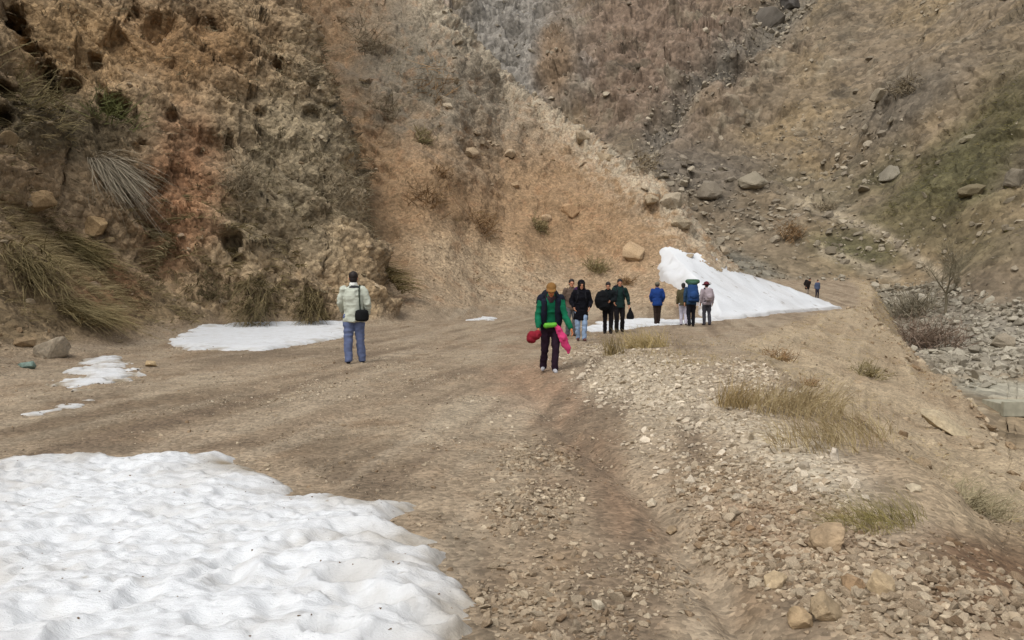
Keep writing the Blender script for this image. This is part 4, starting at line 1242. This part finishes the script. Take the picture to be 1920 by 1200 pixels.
def box_me(name, lo, hi, bev=.03):
    bm = bmesh.new()
    bmesh.ops.create_cube(bm, size=1.0)
    for v in bm.verts:
        v.co = Vector([(lo[i] + hi[i]) / 2 + v.co[i] * (hi[i] - lo[i]) for i in range(3)])
    if bev: bmesh.ops.bevel(bm, geom=bm.edges[:], offset=bev, segments=2, affect='EDGES')
    me = bpy.data.meshes.new(name); bm.to_mesh(me); bm.free()
    return me
M_CONC = simple_mat('weathered_concrete', (150, 146, 128), .9, 2.0, .2, .4, .03)
root = bpy.data.objects.new('culvert_bridge', None); C.objects.link(root)
WY = 44.2
wl_, wr_ = at(1880, 760, WY), at(2060, 760, WY)
zt = at(1900, 758, WY)[2]
root.location = (wl_[0], WY, zt - 1.0)
def bpart(nm, lo, hi):
    o = link(nm, box_me(nm, np.array(lo) - np.array(root.location), np.array(hi) - np.array(root.location)), M_CONC, root)
    return o
bpart('deck', (wl_[0], WY, zt - .55), (wr_[0], WY + 2.0, zt))
bpart('parapet', (wl_[0] - .1, WY - .25, zt - .66), (wr_[0], WY - .003, zt + .16))
bpart('abutment', (wl_[0] - .5, WY + .1, zt - 2.6), (wl_[0] + .35, WY + 1.9, zt - .553))
bpart('abutment', (wr_[0] - .8, WY + .1, zt - 2.6), (wr_[0] + .2, WY + 1.9, zt - .553))
bpart('back_wall', (wl_[0] + .353, WY + 1.4, zt - 2.6), (wr_[0] - .803, WY + 1.85, zt - .553))
tag(root, 'low concrete bridge over dark water at the right edge below the slope', 'bridge')
mw, nt, b = nodes_of('still_green_water')
b.inputs['Base Color'].default_value = (*lin(44, 52, 42).tolist(), 1); b.inputs['Roughness'].default_value = .12
nw = nt.nodes.new('ShaderNodeTexNoise'); nw.inputs['Scale'].default_value = 3.0
bw = nt.nodes.new('ShaderNodeBump'); bw.inputs['Strength'].default_value = .15; bw.inputs['Distance'].default_value = .05
nt.links.new(nw.outputs['Fac'], bw.inputs['Height']); nt.links.new(bw.outputs[0], b.inputs['Normal'])
wx, wy = np.meshgrid(np.linspace(wl_[0] - 5, wr_[0] + 1, 14), np.linspace(WY - 9, WY + 2.5, 14), indexing='ij')
I = np.arange(196).reshape(14, 14)
V = np.stack([wx, wy, np.full(wx.shape, zt - 1.75)], -1).reshape(-1, 3)
Q = np.stack([I[:-1, :-1], I[1:, :-1], I[1:, 1:], I[:-1, 1:]], -1).reshape(-1, 4)
tag(link('pool_water', mesh_from('pool_water', V, Q), mw), kind='structure')

# crumpled teal litter by the bank
p, nrm, j = pick(55, 690)
V, Ft = hull_mesh(777, 20, (1, .7, .55), 1)
V = V * .34 * (1 + .25 * fbm(V[:, 0], V[:, 1], V[:, 2], 6.0, 2, seed=71)[:, None])
o = link('plastic_bag', mesh_from('plastic_bag', V, Ft), simple_mat('teal_plastic', (108, 126, 116), .6, 20, .2, .5, .02))
o.location = (p + np.array([0, 0, .05])).tolist()
tag(o, 'crumpled teal plastic bag on the dirt beside the pale grey boulder', 'plastic bag')
print('plants', round(time.time() - T0, 1))

# ------------------------------------------------------------------ people
def v3(*a): return np.array(a, float)
def frame_of(ax):
    ax = ax / max(np.linalg.norm(ax), 1e-9)
    r_ = v3(1, 0, 0)
    u = r_ - ax * (r_ @ ax)
    if np.linalg.norm(u) < .2:
        r_ = v3(0, 1, 0); u = r_ - ax * (r_ @ ax)
    u /= np.linalg.norm(u)
    return u, np.cross(ax, u)
class Solid:
    """closed, overlapping pieces that a voxel remesh melts into one skin"""
    def __init__(s): s.V, s.F, s.n = [], [], 0
    def loft(s, rings, sides=14):
        """rings: (centre, ru, rv, u, v)"""
        an = np.arange(sides) * 2 * math.pi / sides
        n0 = s.n
        for c, ru, rv, u, v in rings:
            s.V.append(c + np.cos(an)[:, None] * u * ru + np.sin(an)[:, None] * v * rv); s.n += sides
        m_ = len(rings)
        for i in range(m_ - 1):
            for k in range(sides):
                k2 = (k + 1) % sides
                a = n0 + i * sides
                s.F.append((a + k, a + k2, a + sides + k2, a + sides + k))
        s.F.append(tuple(n0 + k for k in reversed(range(sides))))
        s.F.append(tuple(n0 + (m_ - 1) * sides + k for k in range(sides)))
    def ell(s, c, r, rot=None, sides=14, stacks=9):
        c = np.array(c, float); R_ = np.eye(3) if rot is None else rot
        rings = []
        for t in np.linspace(-1, 1, stacks):
            t = max(-.985, min(.985, t)); q_ = math.sqrt(1 - t * t)
            rings.append((c + R_[:, 2] * r[2] * t, r[0] * q_, r[1] * q_, R_[:, 0], R_[:, 1]))
        s.loft(rings, sides)
    def cap(s, a, b, ra, rb, sides=12, flat=1.0):
        a, b = np.array(a, float), np.array(b, float)
        ax = b - a; L_ = np.linalg.norm(ax); ax = ax / max(L_, 1e-9)
        u, v = frame_of(ax)
        rings = []
        for t in (-.97, -.7, -.35): rings.append((a + ax * ra * t, ra * math.sqrt(1 - t * t), ra * flat * math.sqrt(1 - t * t), u, v))
        for t in (0, .5, 1): 
            r_ = ra + (rb - ra) * t
            rings.append((a + ax * L_ * t, r_, r_ * flat, u, v))
        for t in (.35, .7, .97): rings.append((b + ax * rb * t, rb * math.sqrt(1 - t * t), rb * flat * math.sqrt(1 - t * t), u, v))
        s.loft(rings, sides)
    def chain(s, pts, rad, flat=1.0):
        for i in range(len(pts) - 1): s.cap(pts[i], pts[i + 1], rad[i], rad[i + 1], flat=flat)
    def build(s, name, mat, parent, voxel=.012, smooth=4, folds=0.0, fold_f=9.0, keep=.5, seed=0):
        me = bpy.data.meshes.new('tmp')
        me.from_pydata(np.concatenate(s.V).tolist(), [], s.F)
        me.update()
        ob = bpy.data.objects.new('tmp', me); C.objects.link(ob)
        md = ob.modifiers.new('r', 'REMESH'); md.mode = 'VOXEL'; md.voxel_size = voxel; md.use_smooth_shade = True
        md = ob.modifiers.new('s', 'SMOOTH'); md.iterations = smooth; md.factor = .5
        if keep < 1:
            md = ob.modifiers.new('d', 'DECIMATE'); md.ratio = keep
        dg = bpy.context.evaluated_depsgraph_get()
        out = bpy.data.meshes.new_from_object(ob.evaluated_get(dg))
        bpy.data.objects.remove(ob); bpy.data.meshes.remove(me)
        n_ = len(out.vertices)
        co = np.empty(n_ * 3, np.float32); out.vertices.foreach_get('co', co); co = co.reshape(-1, 3)
        if folds:
            no = np.empty(n_ * 3, np.float32); out.vertices.foreach_get('normal', no); no = no.reshape(-1, 3)
            f_ = fbm(co[:, 0] + seed * 3.3, co[:, 1], co[:, 2] * 1.5, fold_f, 2, seed=81 + seed, ridged=True)
            co = co + no * (folds * f_)[:, None]
            out.vertices.foreach_set('co', co.astype(np.float32).ravel())
        out.polygons.foreach_set('use_smooth', np.ones(len(out.polygons), bool))
        out.name = name
        out.materials.clear()
        o = link(name, out, mat, parent)
        return o

def rotx(a):
    c, s_ = math.cos(a), math.sin(a)
    return np.array([[1, 0, 0], [0, c, -s_], [0, s_, c]])
SKIN = simple_mat('skin', (186, 132, 104), .6, 20, .08, 0)
SKIN2 = simple_mat('weathered_skin', (186, 118, 78), .6, 20, .08, 0)
M_HAIR = simple_mat('dark_hair', (34, 27, 25), .6, 60, .3, .4, .005)
M_EYE = simple_mat('dark_eye', (22, 16, 14), .3, 5, .05, 0)
M_LIP = simple_mat('lip', (140, 74, 64), .5, 20, .05, 0)

def person(label, pos, H, rz, jacket, trousers, shoes, pose=None, lean=.0, bow=.0, hair='short', hem=.80, coat_w=1.0, skin=None, voxel=.012, sleeve=True, face=True, legw=1.0, hood=None):
    """stands at pos facing -Y turned by rz; returns the object and its joints in local metres"""
    s = H / 1.72
    voxel = max(voxel, pos[1] * 0.00058)
    J = dict(hipL=v3(.09, 0, .88), hipR=v3(-.09, 0, .88), kneeL=v3(.10, -.02, .48), kneeR=v3(-.10, -.02, .48), ankL=v3(.105, .03, .09), ankR=v3(-.105, .03, .09),
             shL=v3(.175, .0, 1.40), shR=v3(-.175, .0, 1.40), elL=v3(.235, .03, 1.13), elR=v3(-.235, .03, 1.13), wrL=v3(.245, -.03, .89), wrR=v3(-.245, -.03, .89))
    # (L is the +X side seen from the front)
    if pose: J.update({k: v3(*v) for k, v in pose.items()})
    Rl = rotx(lean); piv = v3(0, 0, .92)
    def up(p): return piv + Rl @ (np.array(p, float) - piv)
    for k in ('shL', 'shR'): J[k] = up(J[k])
    if not pose or not any(k.startswith(('el', 'wr')) for k in pose):
        for k in ('elL', 'elR', 'wrL', 'wrR'): J[k] = up(J[k])
    for k in J: J[k] = J[k] * s
    U = lambda p: up(p) * s
    neck = U((0, .01, 1.44)); Rh = rotx(lean + bow)
    hc = U((0, .005, 1.47)) + Rh @ v3(0, -.015, .125) * s
    J.update(neck=neck, head=hc); J['Rh'] = Rh; J['Rl'] = Rl; J['U'] = U; J['s'] = s
    skin = skin or SKIN
    # --- body
    B = Solid()
    ex, ey = v3(1, 0, 0), Rl @ v3(0, 1, 0)
    B.loft([(U((0, 0, z_)), rx * s, ry * s, ex, ey) for z_, rx, ry in ((.80, .13, .10), (.92, .145, .10), (1.05, .125, .09), (1.22, .15, .10), (1.34, .155, .095), (1.42, .10, .075), (1.46, .05, .05))])
    B.cap(U((0, .01, 1.40)), hc - Rh @ v3(0, -.01, .05) * s, .055 * s, .052 * s)
    B.ell(hc + Rh @ v3(0, .012, .025) * s, (.076 * s, .094 * s, .098 * s), Rh)
    B.ell(hc + Rh @ v3(0, -.022, -.05) * s, (.056 * s, .066 * s, .072 * s), Rh)
    B.ell(hc + Rh @ v3(0, -.096, -.012) * s, (.013 * s, .02 * s, .026 * s), Rh)
    B.ell(hc + Rh @ v3(0, -.078, .028) * s, (.05 * s, .015 * s, .012 * s), Rh)
    B.ell(hc + Rh @ v3(0, -.075, -.092) * s, (.024 * s, .02 * s, .018 * s), Rh)
    for q_ in (-1, 1):
        B.ell(hc + Rh @ v3(.079 * q_, .012, -.005) * s, (.011 * s, .02 * s, .032 * s), Rh)
    for k in 'LR':
        q_ = 1 if k == 'L' else -1
        B.chain([J['sh' + k], J['el' + k], J['wr' + k]], [.047 * s, .037 * s, .026 * s])
        B.chain([J['hip' + k], J['knee' + k], J['ank' + k]], [.078 * s, .052 * s, .036 * s])
        B.cap(J['ank' + k] - v3(0, 0, .03) * s, J['ank' + k] + v3(.01 * q_, -.13, -.055) * s, .035 * s, .028 * s)
        f_ = J['wr' + k] - J['el' + k]; f_ /= np.linalg.norm(f_)
        f_ = f_ * .8 + v3(0, -.12, -.35); f_ /= np.linalg.norm(f_)
        nrm_ = v3(-q_, -.25, 0); nrm_ -= f_ * (nrm_ @ f_); nrm_ /= np.linalg.norm(nrm_)      # palm side
        w_ = np.cross(f_, nrm_); w_ *= -1 if w_[1] > 0 else 1                               # towards the thumb (forward)
        pc = J['wr' + k] + f_ * .05 * s
        B.ell(pc, (.040 * s, .018 * s, .055 * s), np.stack([w_, nrm_, f_], -1))
        for fi, (off, ln) in enumerate(((.030, .078), (.010, .088), (-.011, .082), (-.031, .064))):
            a = pc + f_ * .045 * s + w_ * off * s
            b_ = a + (f_ * .86 + nrm_ * .30 + w_ * off * 2.2) * ln * .5 * s
            c_ = b_ + (f_ * .55 + nrm_ * .75) * ln * .5 * s
            B.chain([a, b_, c_], [.0095 * s, .009 * s, .008 * s])
        a = pc - f_ * .015 * s + w_ * .034 * s
        b_ = a + (w_ * .75 + f_ * .6 + nrm_ * .3) * .035 * s
        B.chain([a, b_, b_ + (f_ * .85 + nrm_ * .45 + w_ * .1) * .032 * s], [.013 * s, .0105 * s, .009 * s])
        J['hand' + k] = pc + f_ * .07 * s + nrm_ * .02 * s
    body = B.build('person', skin, None, voxel * .75, 2, keep=.25)
    body.location = pos; body.rotation_euler = (0, 0, rz)
    sd_ = int(abs(pos[0]) * 10 + abs(pos[1]))
    # --- jacket
    K = Solid()
    w = coat_w
    K.loft([(U((0, .005, z_)), rx * s * w, ry * s * w, ex, ey) for z_, rx, ry in
            ((hem, .178, .135), (hem + .05, .182, .138), (.95, .170, .128), (1.06, .162, .122), (1.22, .182, .128), (1.34, .186, .120), (1.41, .135, .095), (1.455, .075, .072), (1.49, .066, .066))], 18)
    if sleeve:
        for k in 'LR':
            K.chain([J['sh' + k] + v3(0, 0, -.02) * s, J['el' + k], J['el' + k] * .1 + J['wr' + k] * .9], [.074 * s * w, .060 * s * w, .047 * s])
    jk = K.build('jacket', cloth(jacket), body, voxel * 1.25, 2, .017 * s, 7.0, 1, sd_)
    # --- trousers
    T = Solid()
    T.loft([(v3(0, .005, z_) * s, rx * s, ry * s, v3(1, 0, 0), v3(0, 1, 0)) for z_, rx, ry in ((.76, .10, .09), (.80, .165, .118), (.90, .168, .122), (1.0, .15, .11))], 16)
    for k in 'LR':
        a_, kn, an_ = J['hip' + k], J['knee' + k], J['ank' + k]
        T.chain([a_ * .97 + kn * .03, kn, an_ + v3(0, 0, -.01) * s], [.097 * s * legw, .072 * s * legw, .062 * s * legw])
    T.build('trousers', cloth(trousers), body, voxel * 1.25, 2, .014 * s, 8.0, 1, sd_ + 3)
    # --- shoes
    for k in 'LR':
        q_ = 1 if k == 'L' else -1
        S = Solid()
        a_ = J['ank' + k]
        base = a_[2] - .09 * s
        S.cap(v3(a_[0], a_[1] + .02 * s, base + .045 * s), v3(a_[0] + .015 * q_ * s, a_[1] - .15 * s, base + .036 * s), .045 * s, .036 * s)
        S.cap(v3(a_[0], a_[1] + .01 * s, base + .05 * s), a_ + v3(0, 0, .02) * s, .046 * s, .047 * s)
        S.build('shoe', cloth(shoes), body, .012, 1, keep=1)
    # --- head
    if hair == 'short':
        Hh = Solid()
        Hh.ell(hc + Rh @ v3(0, .022, .042) * s, (.086 * s, .098 * s, .092 * s), Rh)
        Hh.ell(hc + Rh @ v3(0, .055, -.02) * s, (.075 * s, .055 * s, .075 * s), Rh)
        Hh.build('hair', M_HAIR, body, .009, 2, .004, 30, .5)
    elif hair == 'hood':
        Hh = Solid()
        hm = cloth(hood or jacket)
        Hh.ell(hc + Rh @ v3(0, .035, .03) * s, (.108 * s, .112 * s, .118 * s), Rh)
        Hh.chain([hc + Rh @ v3(0, .055, -.04) * s, neck + v3(0, .03, -.04)], [.10 * s, .12 * s])
        Hh.build('hood', hm, body, .011, 3, .006, 12, .5)
        Hh = Solid()
        for q_ in (-1, 1):
            Hh.chain([hc + Rh @ v3(.03 * q_, -.072, .075) * s, hc + Rh @ v3(.074 * q_, -.06, 0) * s, hc + Rh @ v3(.07 * q_, -.05, -.10) * s], [.022 * s, .022 * s, .02 * s])
        Hh.build('hair', M_HAIR, body, .009, 2, .003, 30, .6)
    if face:
        for q_ in (-1, 1):
            E = Solid(); E.ell(hc + Rh @ v3(.031 * q_, -.082, .008) * s, (.013 * s, .008 * s, .008 * s), Rh)
            E.build('eye', M_EYE, body, .004, 0, keep=.5)
        E = Solid(); E.ell(hc + Rh @ v3(0, -.088, -.062) * s, (.024 * s, .008 * s, .007 * s), Rh)
        E.build('mouth', M_LIP, body, .004, 0, keep=.5)
    tag(body, label, 'person', 'hikers on the track')
    J['M'] = Matrix.Translation(Vector(pos)) @ Matrix.Rotation(rz, 4, 'Z')
    J['pos'] = np.array(pos); J['rz'] = rz; J['body'] = body
    return J

def spot(x_, y_, Y=None):
    """where a pair of feet seen at (x_, y_) stands"""
    g = gnd(x_, y_) if Y is None else at(x_, y_, Y)
    z_ = ground_z(g[0], g[1])
    return (float(g[0]), float(g[1]), z_ - .005)
def held(J, S, name, mat, label, cat, **kw):
    """a thing carried by a person, its geometry given in that person's local frame"""
    o = S.build(name, mat, None, **kw)
    o.location = Vector(J['pos'].tolist()); o.rotation_euler = (0, 0, J['rz'])
    return tag(o, label, cat)
def backpack(J, colr, label, w=.17, d=.13, h=.27, zc=1.20, lid=None, lid_label=None, roll=None):
    s, U, Rl = J['s'], J['U'], J['Rl']
    ex, ey, ez = v3(1, 0, 0), Rl @ v3(0, 1, 0), Rl @ v3(0, 0, 1)
    S = Solid()
    c = U((0, .13 + d * .9, zc))
    S.loft([(c + ez * h * t * s, w * k * s, d * k2 * s, ex, ey) for t, k, k2 in ((-1, .62, .6), (-.93, .9, .85), (-.5, 1, 1), (.2, .98, .95), (.75, .9, .85), (.95, .7, .7), (1.02, .5, .5))], 18)
    S.ell(c + ey * d * .9 * s - ez * h * .35 * s, (w * .72 * s, d * .5 * s, h * .42 * s), np.stack([ex, ey, ez], -1))
    o = held(J, S, 'backpack', cloth(colr), label, 'backpack', voxel=.013, smooth=4, folds=.008, fold_f=9, keep=.5)
    o['group'] = 'backpacks carried by hikers'
    def child(S2, nm, colr2, **kw):
        return S2.build(nm, cloth(colr2), o, **kw)
    if lid:
        S2 = Solid(); S2.ell(c + ez * h * 1.02 * s, (w * .95 * s, d * 1.05 * s, h * .30 * s), np.stack([ex, ey, ez], -1))
        child(S2, 'lid_pocket', lid, voxel=.013, smooth=3, folds=.006, keep=.5)
    if roll:
        S2 = Solid(); S2.cap(c + ez * (h * 1.25) * s - ex * w * .9 * s, c + ez * (h * 1.25) * s + ex * w * .9 * s, .085 * s, .085 * s)
        child(S2, 'bed_roll', roll, voxel=.013, smooth=3, folds=.006, keep=.5)
    for q_ in (-1, 1):
        S2 = Solid()
        S2.chain([U((.085 * q_, .14, 1.36)), U((.095 * q_, .02, 1.475)), U((.10 * q_, -.115, 1.36)), U((.115 * q_, -.145, 1.22)), U((.155 * q_, -.06, 1.08)), U((.13 * q_, .10, 1.04))], [.022 * s] * 6, .7)
        child(S2, 'shoulder_strap', (30, 30, 34), voxel=.010, smooth=2, keep=.6)
    return o

# 1 the man with the shoulder bag, seen from behind
J1 = person('man seen from behind in pale grey jacket and blue jeans', spot(664, 681), 1.76, math.pi + .12, (176, 180, 166), (92, 102, 132), (26, 26, 30), face=False,
            pose=dict(kneeL=(.10, .02, .48), kneeR=(-.11, -.05, .48), ankL=(.10, .05, .09), ankR=(-.14, -.09, .09), elL=(.25, -.02, 1.14), elR=(-.26, .03, 1.13), wrL=(.20, -.15, .95), wrR=(-.25, -.08, .92)), legw=1.12, hem=.78, coat_w=1.06)
s = J1['s']; bd = J1['body']
S = Solid(); S.loft([(J1['U']((0, .012, z_)), r_ * s, r_ * s, v3(1, 0, 0), v3(0, 1, 0)) for z_, r_ in ((1.45, .082), (1.49, .076), (1.52, .068))]); S.build('shirt_collar', cloth((214, 214, 208)), bd, .01, 2, keep=.6)
S = Solid(); S.loft([(J1['U']((0, .01, z_)), a_ * s, b2 * s, v3(1, 0, 0), v3(0, 1, 0)) for z_, a_, b2 in ((1.415, .142, .102), (1.44, .115, .09), (1.468, .085, .08))]); S.build('dark_collar', cloth((52, 52, 54)), bd, .01, 2, keep=.6)
S = Solid(); S.loft([(J1['U']((-.16, .14, z_)), a_ * s, b2 * s, v3(1, .25, 0) / 1.03, v3(-.25, 1, 0) / 1.03) for z_, a_, b2 in ((.80, .09, .05), (.83, .125, .075), (.92, .13, .08), (.99, .115, .07), (1.01, .08, .045))], 16)
bag = held(J1, S, 'shoulder_bag', cloth((24, 25, 26)), 'small black bag on the hip of the man in the pale jacket', 'bag', voxel=.01, smooth=3, folds=.005, keep=.5)
S = Solid(); S.chain([J1['U']((-.13, .15, 1.0)), J1['U']((-.12, .165, 1.22)), J1['U']((-.11, .13, 1.37)), J1['U']((-.115, .02, 1.465)), J1['U']((-.12, -.12, 1.34)), J1['U']((-.14, -.15, 1.15)), J1['U']((-.19, -.05, .96)), J1['U']((-.19, .09, .96))], [.017 * s] * 8, .5)
S.build('strap', cloth((56, 62, 52)), bag, .008, 1, keep=.6)

# 2 the hiker in green walking towards us, bent forward
J2 = person('bent forward hiker in bright green top walking towards the camera', spot(1032, 704), 1.52, .0, (18, 94, 66), (40, 27, 38), (168, 168, 172), lean=.30, bow=.35, hair=None, skin=SKIN2,
            pose=dict(kneeL=(.09, -.08, .49), kneeR=(-.10, .02, .48), ankL=(.075, -.10, .09), ankR=(-.13, .14, .11),
                      elL=(.26, -.20, 1.06), elR=(-.235, -.14, 1.08), wrL=(.36, -.30, .84), wrR=(-.235, -.26, .84)), hem=.84, coat_w=.98)
s = J2['s']; bd = J2['body']; hc, Rh, U = J2['head'], J2['Rh'], J2['U']
S = Solid(); S.ell(hc + Rh @ v3(0, .02, .055) * s, (.094 * s, .105 * s, .085 * s), Rh); S.ell(hc + Rh @ v3(0, -.05, .055) * s, (.092 * s, .095 * s, .022 * s), Rh)
S.build('hat', cloth((126, 92, 52)), bd, .010, 2, .004, 12, .6)
S = Solid(); S.loft([(U((0, -.03, z_)), a_ * s, b2 * s, v3(1, 0, 0), J2['Rl'] @ v3(0, 1, 0)) for z_, a_, b2 in ((1.36, .085, .09), (1.43, .085, .085), (1.47, .07, .075))]); S.build('neck_scarf', cloth((62, 48, 52)), bd, .01, 2, .006, 14, .6)
for q_ in (-1, 1):     # dark open vest
    S = Solid(); S.chain([U((.12 * q_, -.08, 1.37)), U((.125 * q_, -.115, 1.2)), U((.135 * q_, -.105, 1.02)), U((.14 * q_, -.09, .88))], [.058 * s, .056 * s, .055 * s, .052 * s], .8)
    S.chain([U((.12 * q_, .05, 1.40)), U((.16 * q_, .03, 1.2)), U((.15 * q_, .05, .9))], [.07 * s, .07 * s, .07 * s])
    S.chain([J2['shL' if q_ > 0 else 'shR'] + v3(0, 0, .01), U((.19 * q_, 0, 1.33))], [.08 * s, .082 * s])
    S.build('vest_side', cloth((26, 30, 42)), bd, .011, 3, .006, 9, .6)
S = Solid(); S.cap(U((-.09, -.16, .93)), U((.07, -.16, .95)), .050 * s, .044 * s)
S.build('pouch', cloth((96, 164, 56)), bd, .009, 2, .006, 12, .6)
belt = Solid(); belt.loft([(U((0, -.005, z_)), .182 * s, .142 * s, v3(1, 0, 0), J2['Rl'] @ v3(0, 1, 0)) for z_ in (.935, .95, .965, .98)], 18)
belt.build('waist_belt', cloth((34, 40, 36)), bd, .011, 2, keep=.6)
backpack(J2, (30, 32, 40), 'dark backpack on the back of the hiker in the green top', .18, .13, .27, 1.22)
S = Solid()
a = U((.10, -.15, .93))
S.chain([a, a + v3(.06, -.02, -.12), a + v3(.12, -.03, -.25), a + v3(.17, -.02, -.38)], [.035, .052, .058, .035], .5)
S.chain([a + v3(.05, -.02, -.1), a + v3(.13, -.05, -.2), a + v3(.2, -.02, -.42)], [.04, .05, .04], .6)
held(J2, S, 'pink_jacket', cloth((186, 58, 104)), 'bright pink jacket hanging from the waist of the hiker in green', 'jacket', voxel=.010, smooth=2, folds=.022, fold_f=9, keep=.7)
S = Solid()
h_ = J2['handR'] + v3(-.10, -.03, -.02)
S.ell(h_, (.10, .12, .08)); S.ell(h_ + v3(-.03, -.02, -.05), (.07, .09, .06)); S.ell(h_ + v3(.05, 0, .03), (.07, .08, .06))
held(J2, S, 'red_hat', cloth((122, 30, 42)), 'red soft hat held in the right hand of the hiker in green', 'hat', voxel=.010, smooth=2, folds=.020, fold_f=10, keep=.7)

# 3 and 4 behind her
J3 = person('hooded hiker in long black coat and light blue jeans', spot(1089, 641), 1.60, .05, (16, 16, 22), (132, 152, 178), (92, 60, 56), lean=.10, bow=.2, hair='hood', hem=.60, coat_w=1.12, hood=(18, 16, 20),
            pose=dict(kneeL=(.10, -.06, .48), ankL=(.09, -.04, .09), kneeR=(-.09, .0, .48), ankR=(-.07, .10, .10), elL=(.28, .0, 1.12), elR=(-.28, .0, 1.12), wrL=(.22, -.14, .96), wrR=(-.22, -.14, .96)))
backpack(J3, (62, 36, 70), 'purple backpack worn by the hiker in the long black coat', .20, .13, .26, 1.24)
J4 = person('dark haired hiker half hidden behind the hooded one in black', spot(1071, 634, 23.2), 1.66, .1, (92, 78, 68), (88, 88, 90), (60, 52, 48), lean=.05, bow=.1)
# 5 and 6
J5 = person('dark clad hiker clutching a big black bundle on the track', spot(1140, 627), 1.58, -.15, (22, 26, 28), (24, 22, 24), (44, 38, 36), lean=.16, bow=.2,
            pose=dict(kneeL=(.10, -.06, .48), ankL=(.09, -.05, .09), elL=(.24, -.08, 1.12), elR=(-.27, -.10, 1.13), wrL=(.08, -.26, 1.08), wrR=(-.16, -.27, 1.0)))
S = Solid()
S.ell((-.17, -.28, 1.04), (.20, .15, .27)); S.ell((-.27, -.22, .98), (.12, .12, .2)); S.ell((-.12, -.30, .86), (.16, .12, .16))
held(J5, S, 'bundle', cloth((18, 19, 21)), 'big black bundle carried in the arms of the dark clad hiker', 'bundle', voxel=.013, smooth=4, folds=.02, fold_f=6, keep=.5)
J6 = person('bareheaded hiker in dark green jacket carrying a black hand bag', spot(1161, 624, 25.0), 1.68, .05, (28, 46, 44), (28, 26, 28), (40, 36, 36), lean=.06, bow=.1,
            pose=dict(kneeR=(-.10, -.07, .48), ankR=(-.09, -.06, .09), ankL=(.11, .10, .10), elL=(.27, .0, 1.12), elR=(-.24, -.03, 1.13), wrL=(.29, -.08, .90), wrR=(-.2, -.16, .98)))
backpack(J6, (26, 24, 32), 'black backpack worn by the hiker with the hand bag', .20, .12, .26, 1.24)
S = Solid(); h_ = J6['handL']
S.loft([(h_ + v3(.05, 0, z_), a_, b2, v3(1, 0, 0), v3(0, 1, 0)) for z_, a_, b2 in ((-.34, .10, .06), (-.31, .12, .08), (-.2, .11, .07), (-.10, .06, .04), (-.02, .03, .025), (.02, .02, .02))])
held(J6, S, 'hand_bag', cloth((20, 20, 22)), 'black bag hanging from the hand of the hiker in dark green', 'bag', voxel=.011, smooth=3, folds=.008, keep=.5)
# 7 blue jacket
J7 = person('hiker in plain blue jacket walking away alone', spot(1232, 610), 1.62, math.pi - .15, (28, 54, 108), (46, 36, 32), (58, 50, 42), lean=.12, bow=.35, face=False, legw=.95, hem=.78, coat_w=1.08,
            pose=dict(kneeL=(.07, .0, .48), ankL=(.05, .06, .09), kneeR=(-.07, -.05, .48), ankR=(-.05, -.06, .09), elL=(.25, -.02, 1.14), elR=(-.25, -.02, 1.14), wrL=(.22, -.14, .95), wrR=(-.22, -.14, .95)))
S = Solid(); S.ell(J7['head'] + J7['Rh'] @ v3(0, .02, .05) * J7['s'], (.096, .108, .085), J7['Rh']); S.build('knit_cap', cloth((104, 98, 84)), J7['body'], .011, 2, .003, 14, .6)
# 8, 9, 10 walking away with packs
J8 = person('hiker in olive jacket and pale grey trousers behind the blue backpack', spot(1281, 612, 29.6), 1.58, math.pi - .1, (74, 68, 48), (178, 174, 186), (50, 40, 38), lean=.1, bow=.1, face=False,
            pose=dict(kneeL=(.08, -.07, .48), ankL=(.08, -.02, .09), ankR=(-.09, .12, .12)))
J9 = person('hiker under a tall blue backpack with green top', spot(1296, 613, 28.6), 1.68, math.pi, (40, 62, 86), (28, 27, 32), (48, 40, 36), lean=.18, bow=.15, face=False,
            pose=dict(kneeR=(-.08, -.07, .48), ankR=(-.08, -.05, .09), ankL=(.09, .12, .12)))
backpack(J9, (36, 62, 104), 'tall blue backpack with a green roll on top', .20, .16, .33, 1.20, lid=(58, 84, 70), roll=(62, 88, 66))
J10 = person('hiker in grey shirt and dark red hat walking beside the snow drift', spot(1325, 610), 1.62, math.pi + .1, (146, 134, 138), (66, 64, 70), (54, 46, 44), lean=.1, bow=.1, face=False,
             pose=dict(kneeL=(.09, -.05, .48), ankL=(.09, -.03, .09), ankR=(-.09, .09, .10)))
hc, Rh, s = J10['head'], J10['Rh'], J10['s']
S = Solid(); S.ell(hc + Rh @ v3(0, .015, .05) * s, (.10, .11, .09), Rh); S.ell(hc + Rh @ v3(0, .01, .02) * s, (.165, .17, .022), Rh); S.build('sun_hat', cloth((96, 44, 52)), J10['body'], .011, 2, .004, 12, .6)
backpack(J10, (158, 146, 150), 'pale grey backpack worn by the hiker in the dark red hat', .15, .12, .25, 1.20)
# 11, 12 far down the track
J11 = person('distant hiker in dark brown coat far down the track', spot(1514, 556, 67), 1.60, .6, (40, 34, 32), (150, 138, 124), (60, 54, 50), lean=.3, bow=.2, hem=.66, coat_w=1.25, voxel=.018)
backpack(J11, (34, 30, 30), 'dark pack on the distant hiker in the brown coat', .2, .14, .27, 1.2)
J12 = person('distant hiker in blue grey jacket and dark trousers far down the track', spot(1532, 558, 65), 1.56, .2, (74, 84, 108), (44, 42, 52), (40, 38, 38), lean=.1, bow=.1, voxel=.018)
print('people', round(time.time() - T0, 1))
print('done', round(time.time() - T0, 1))
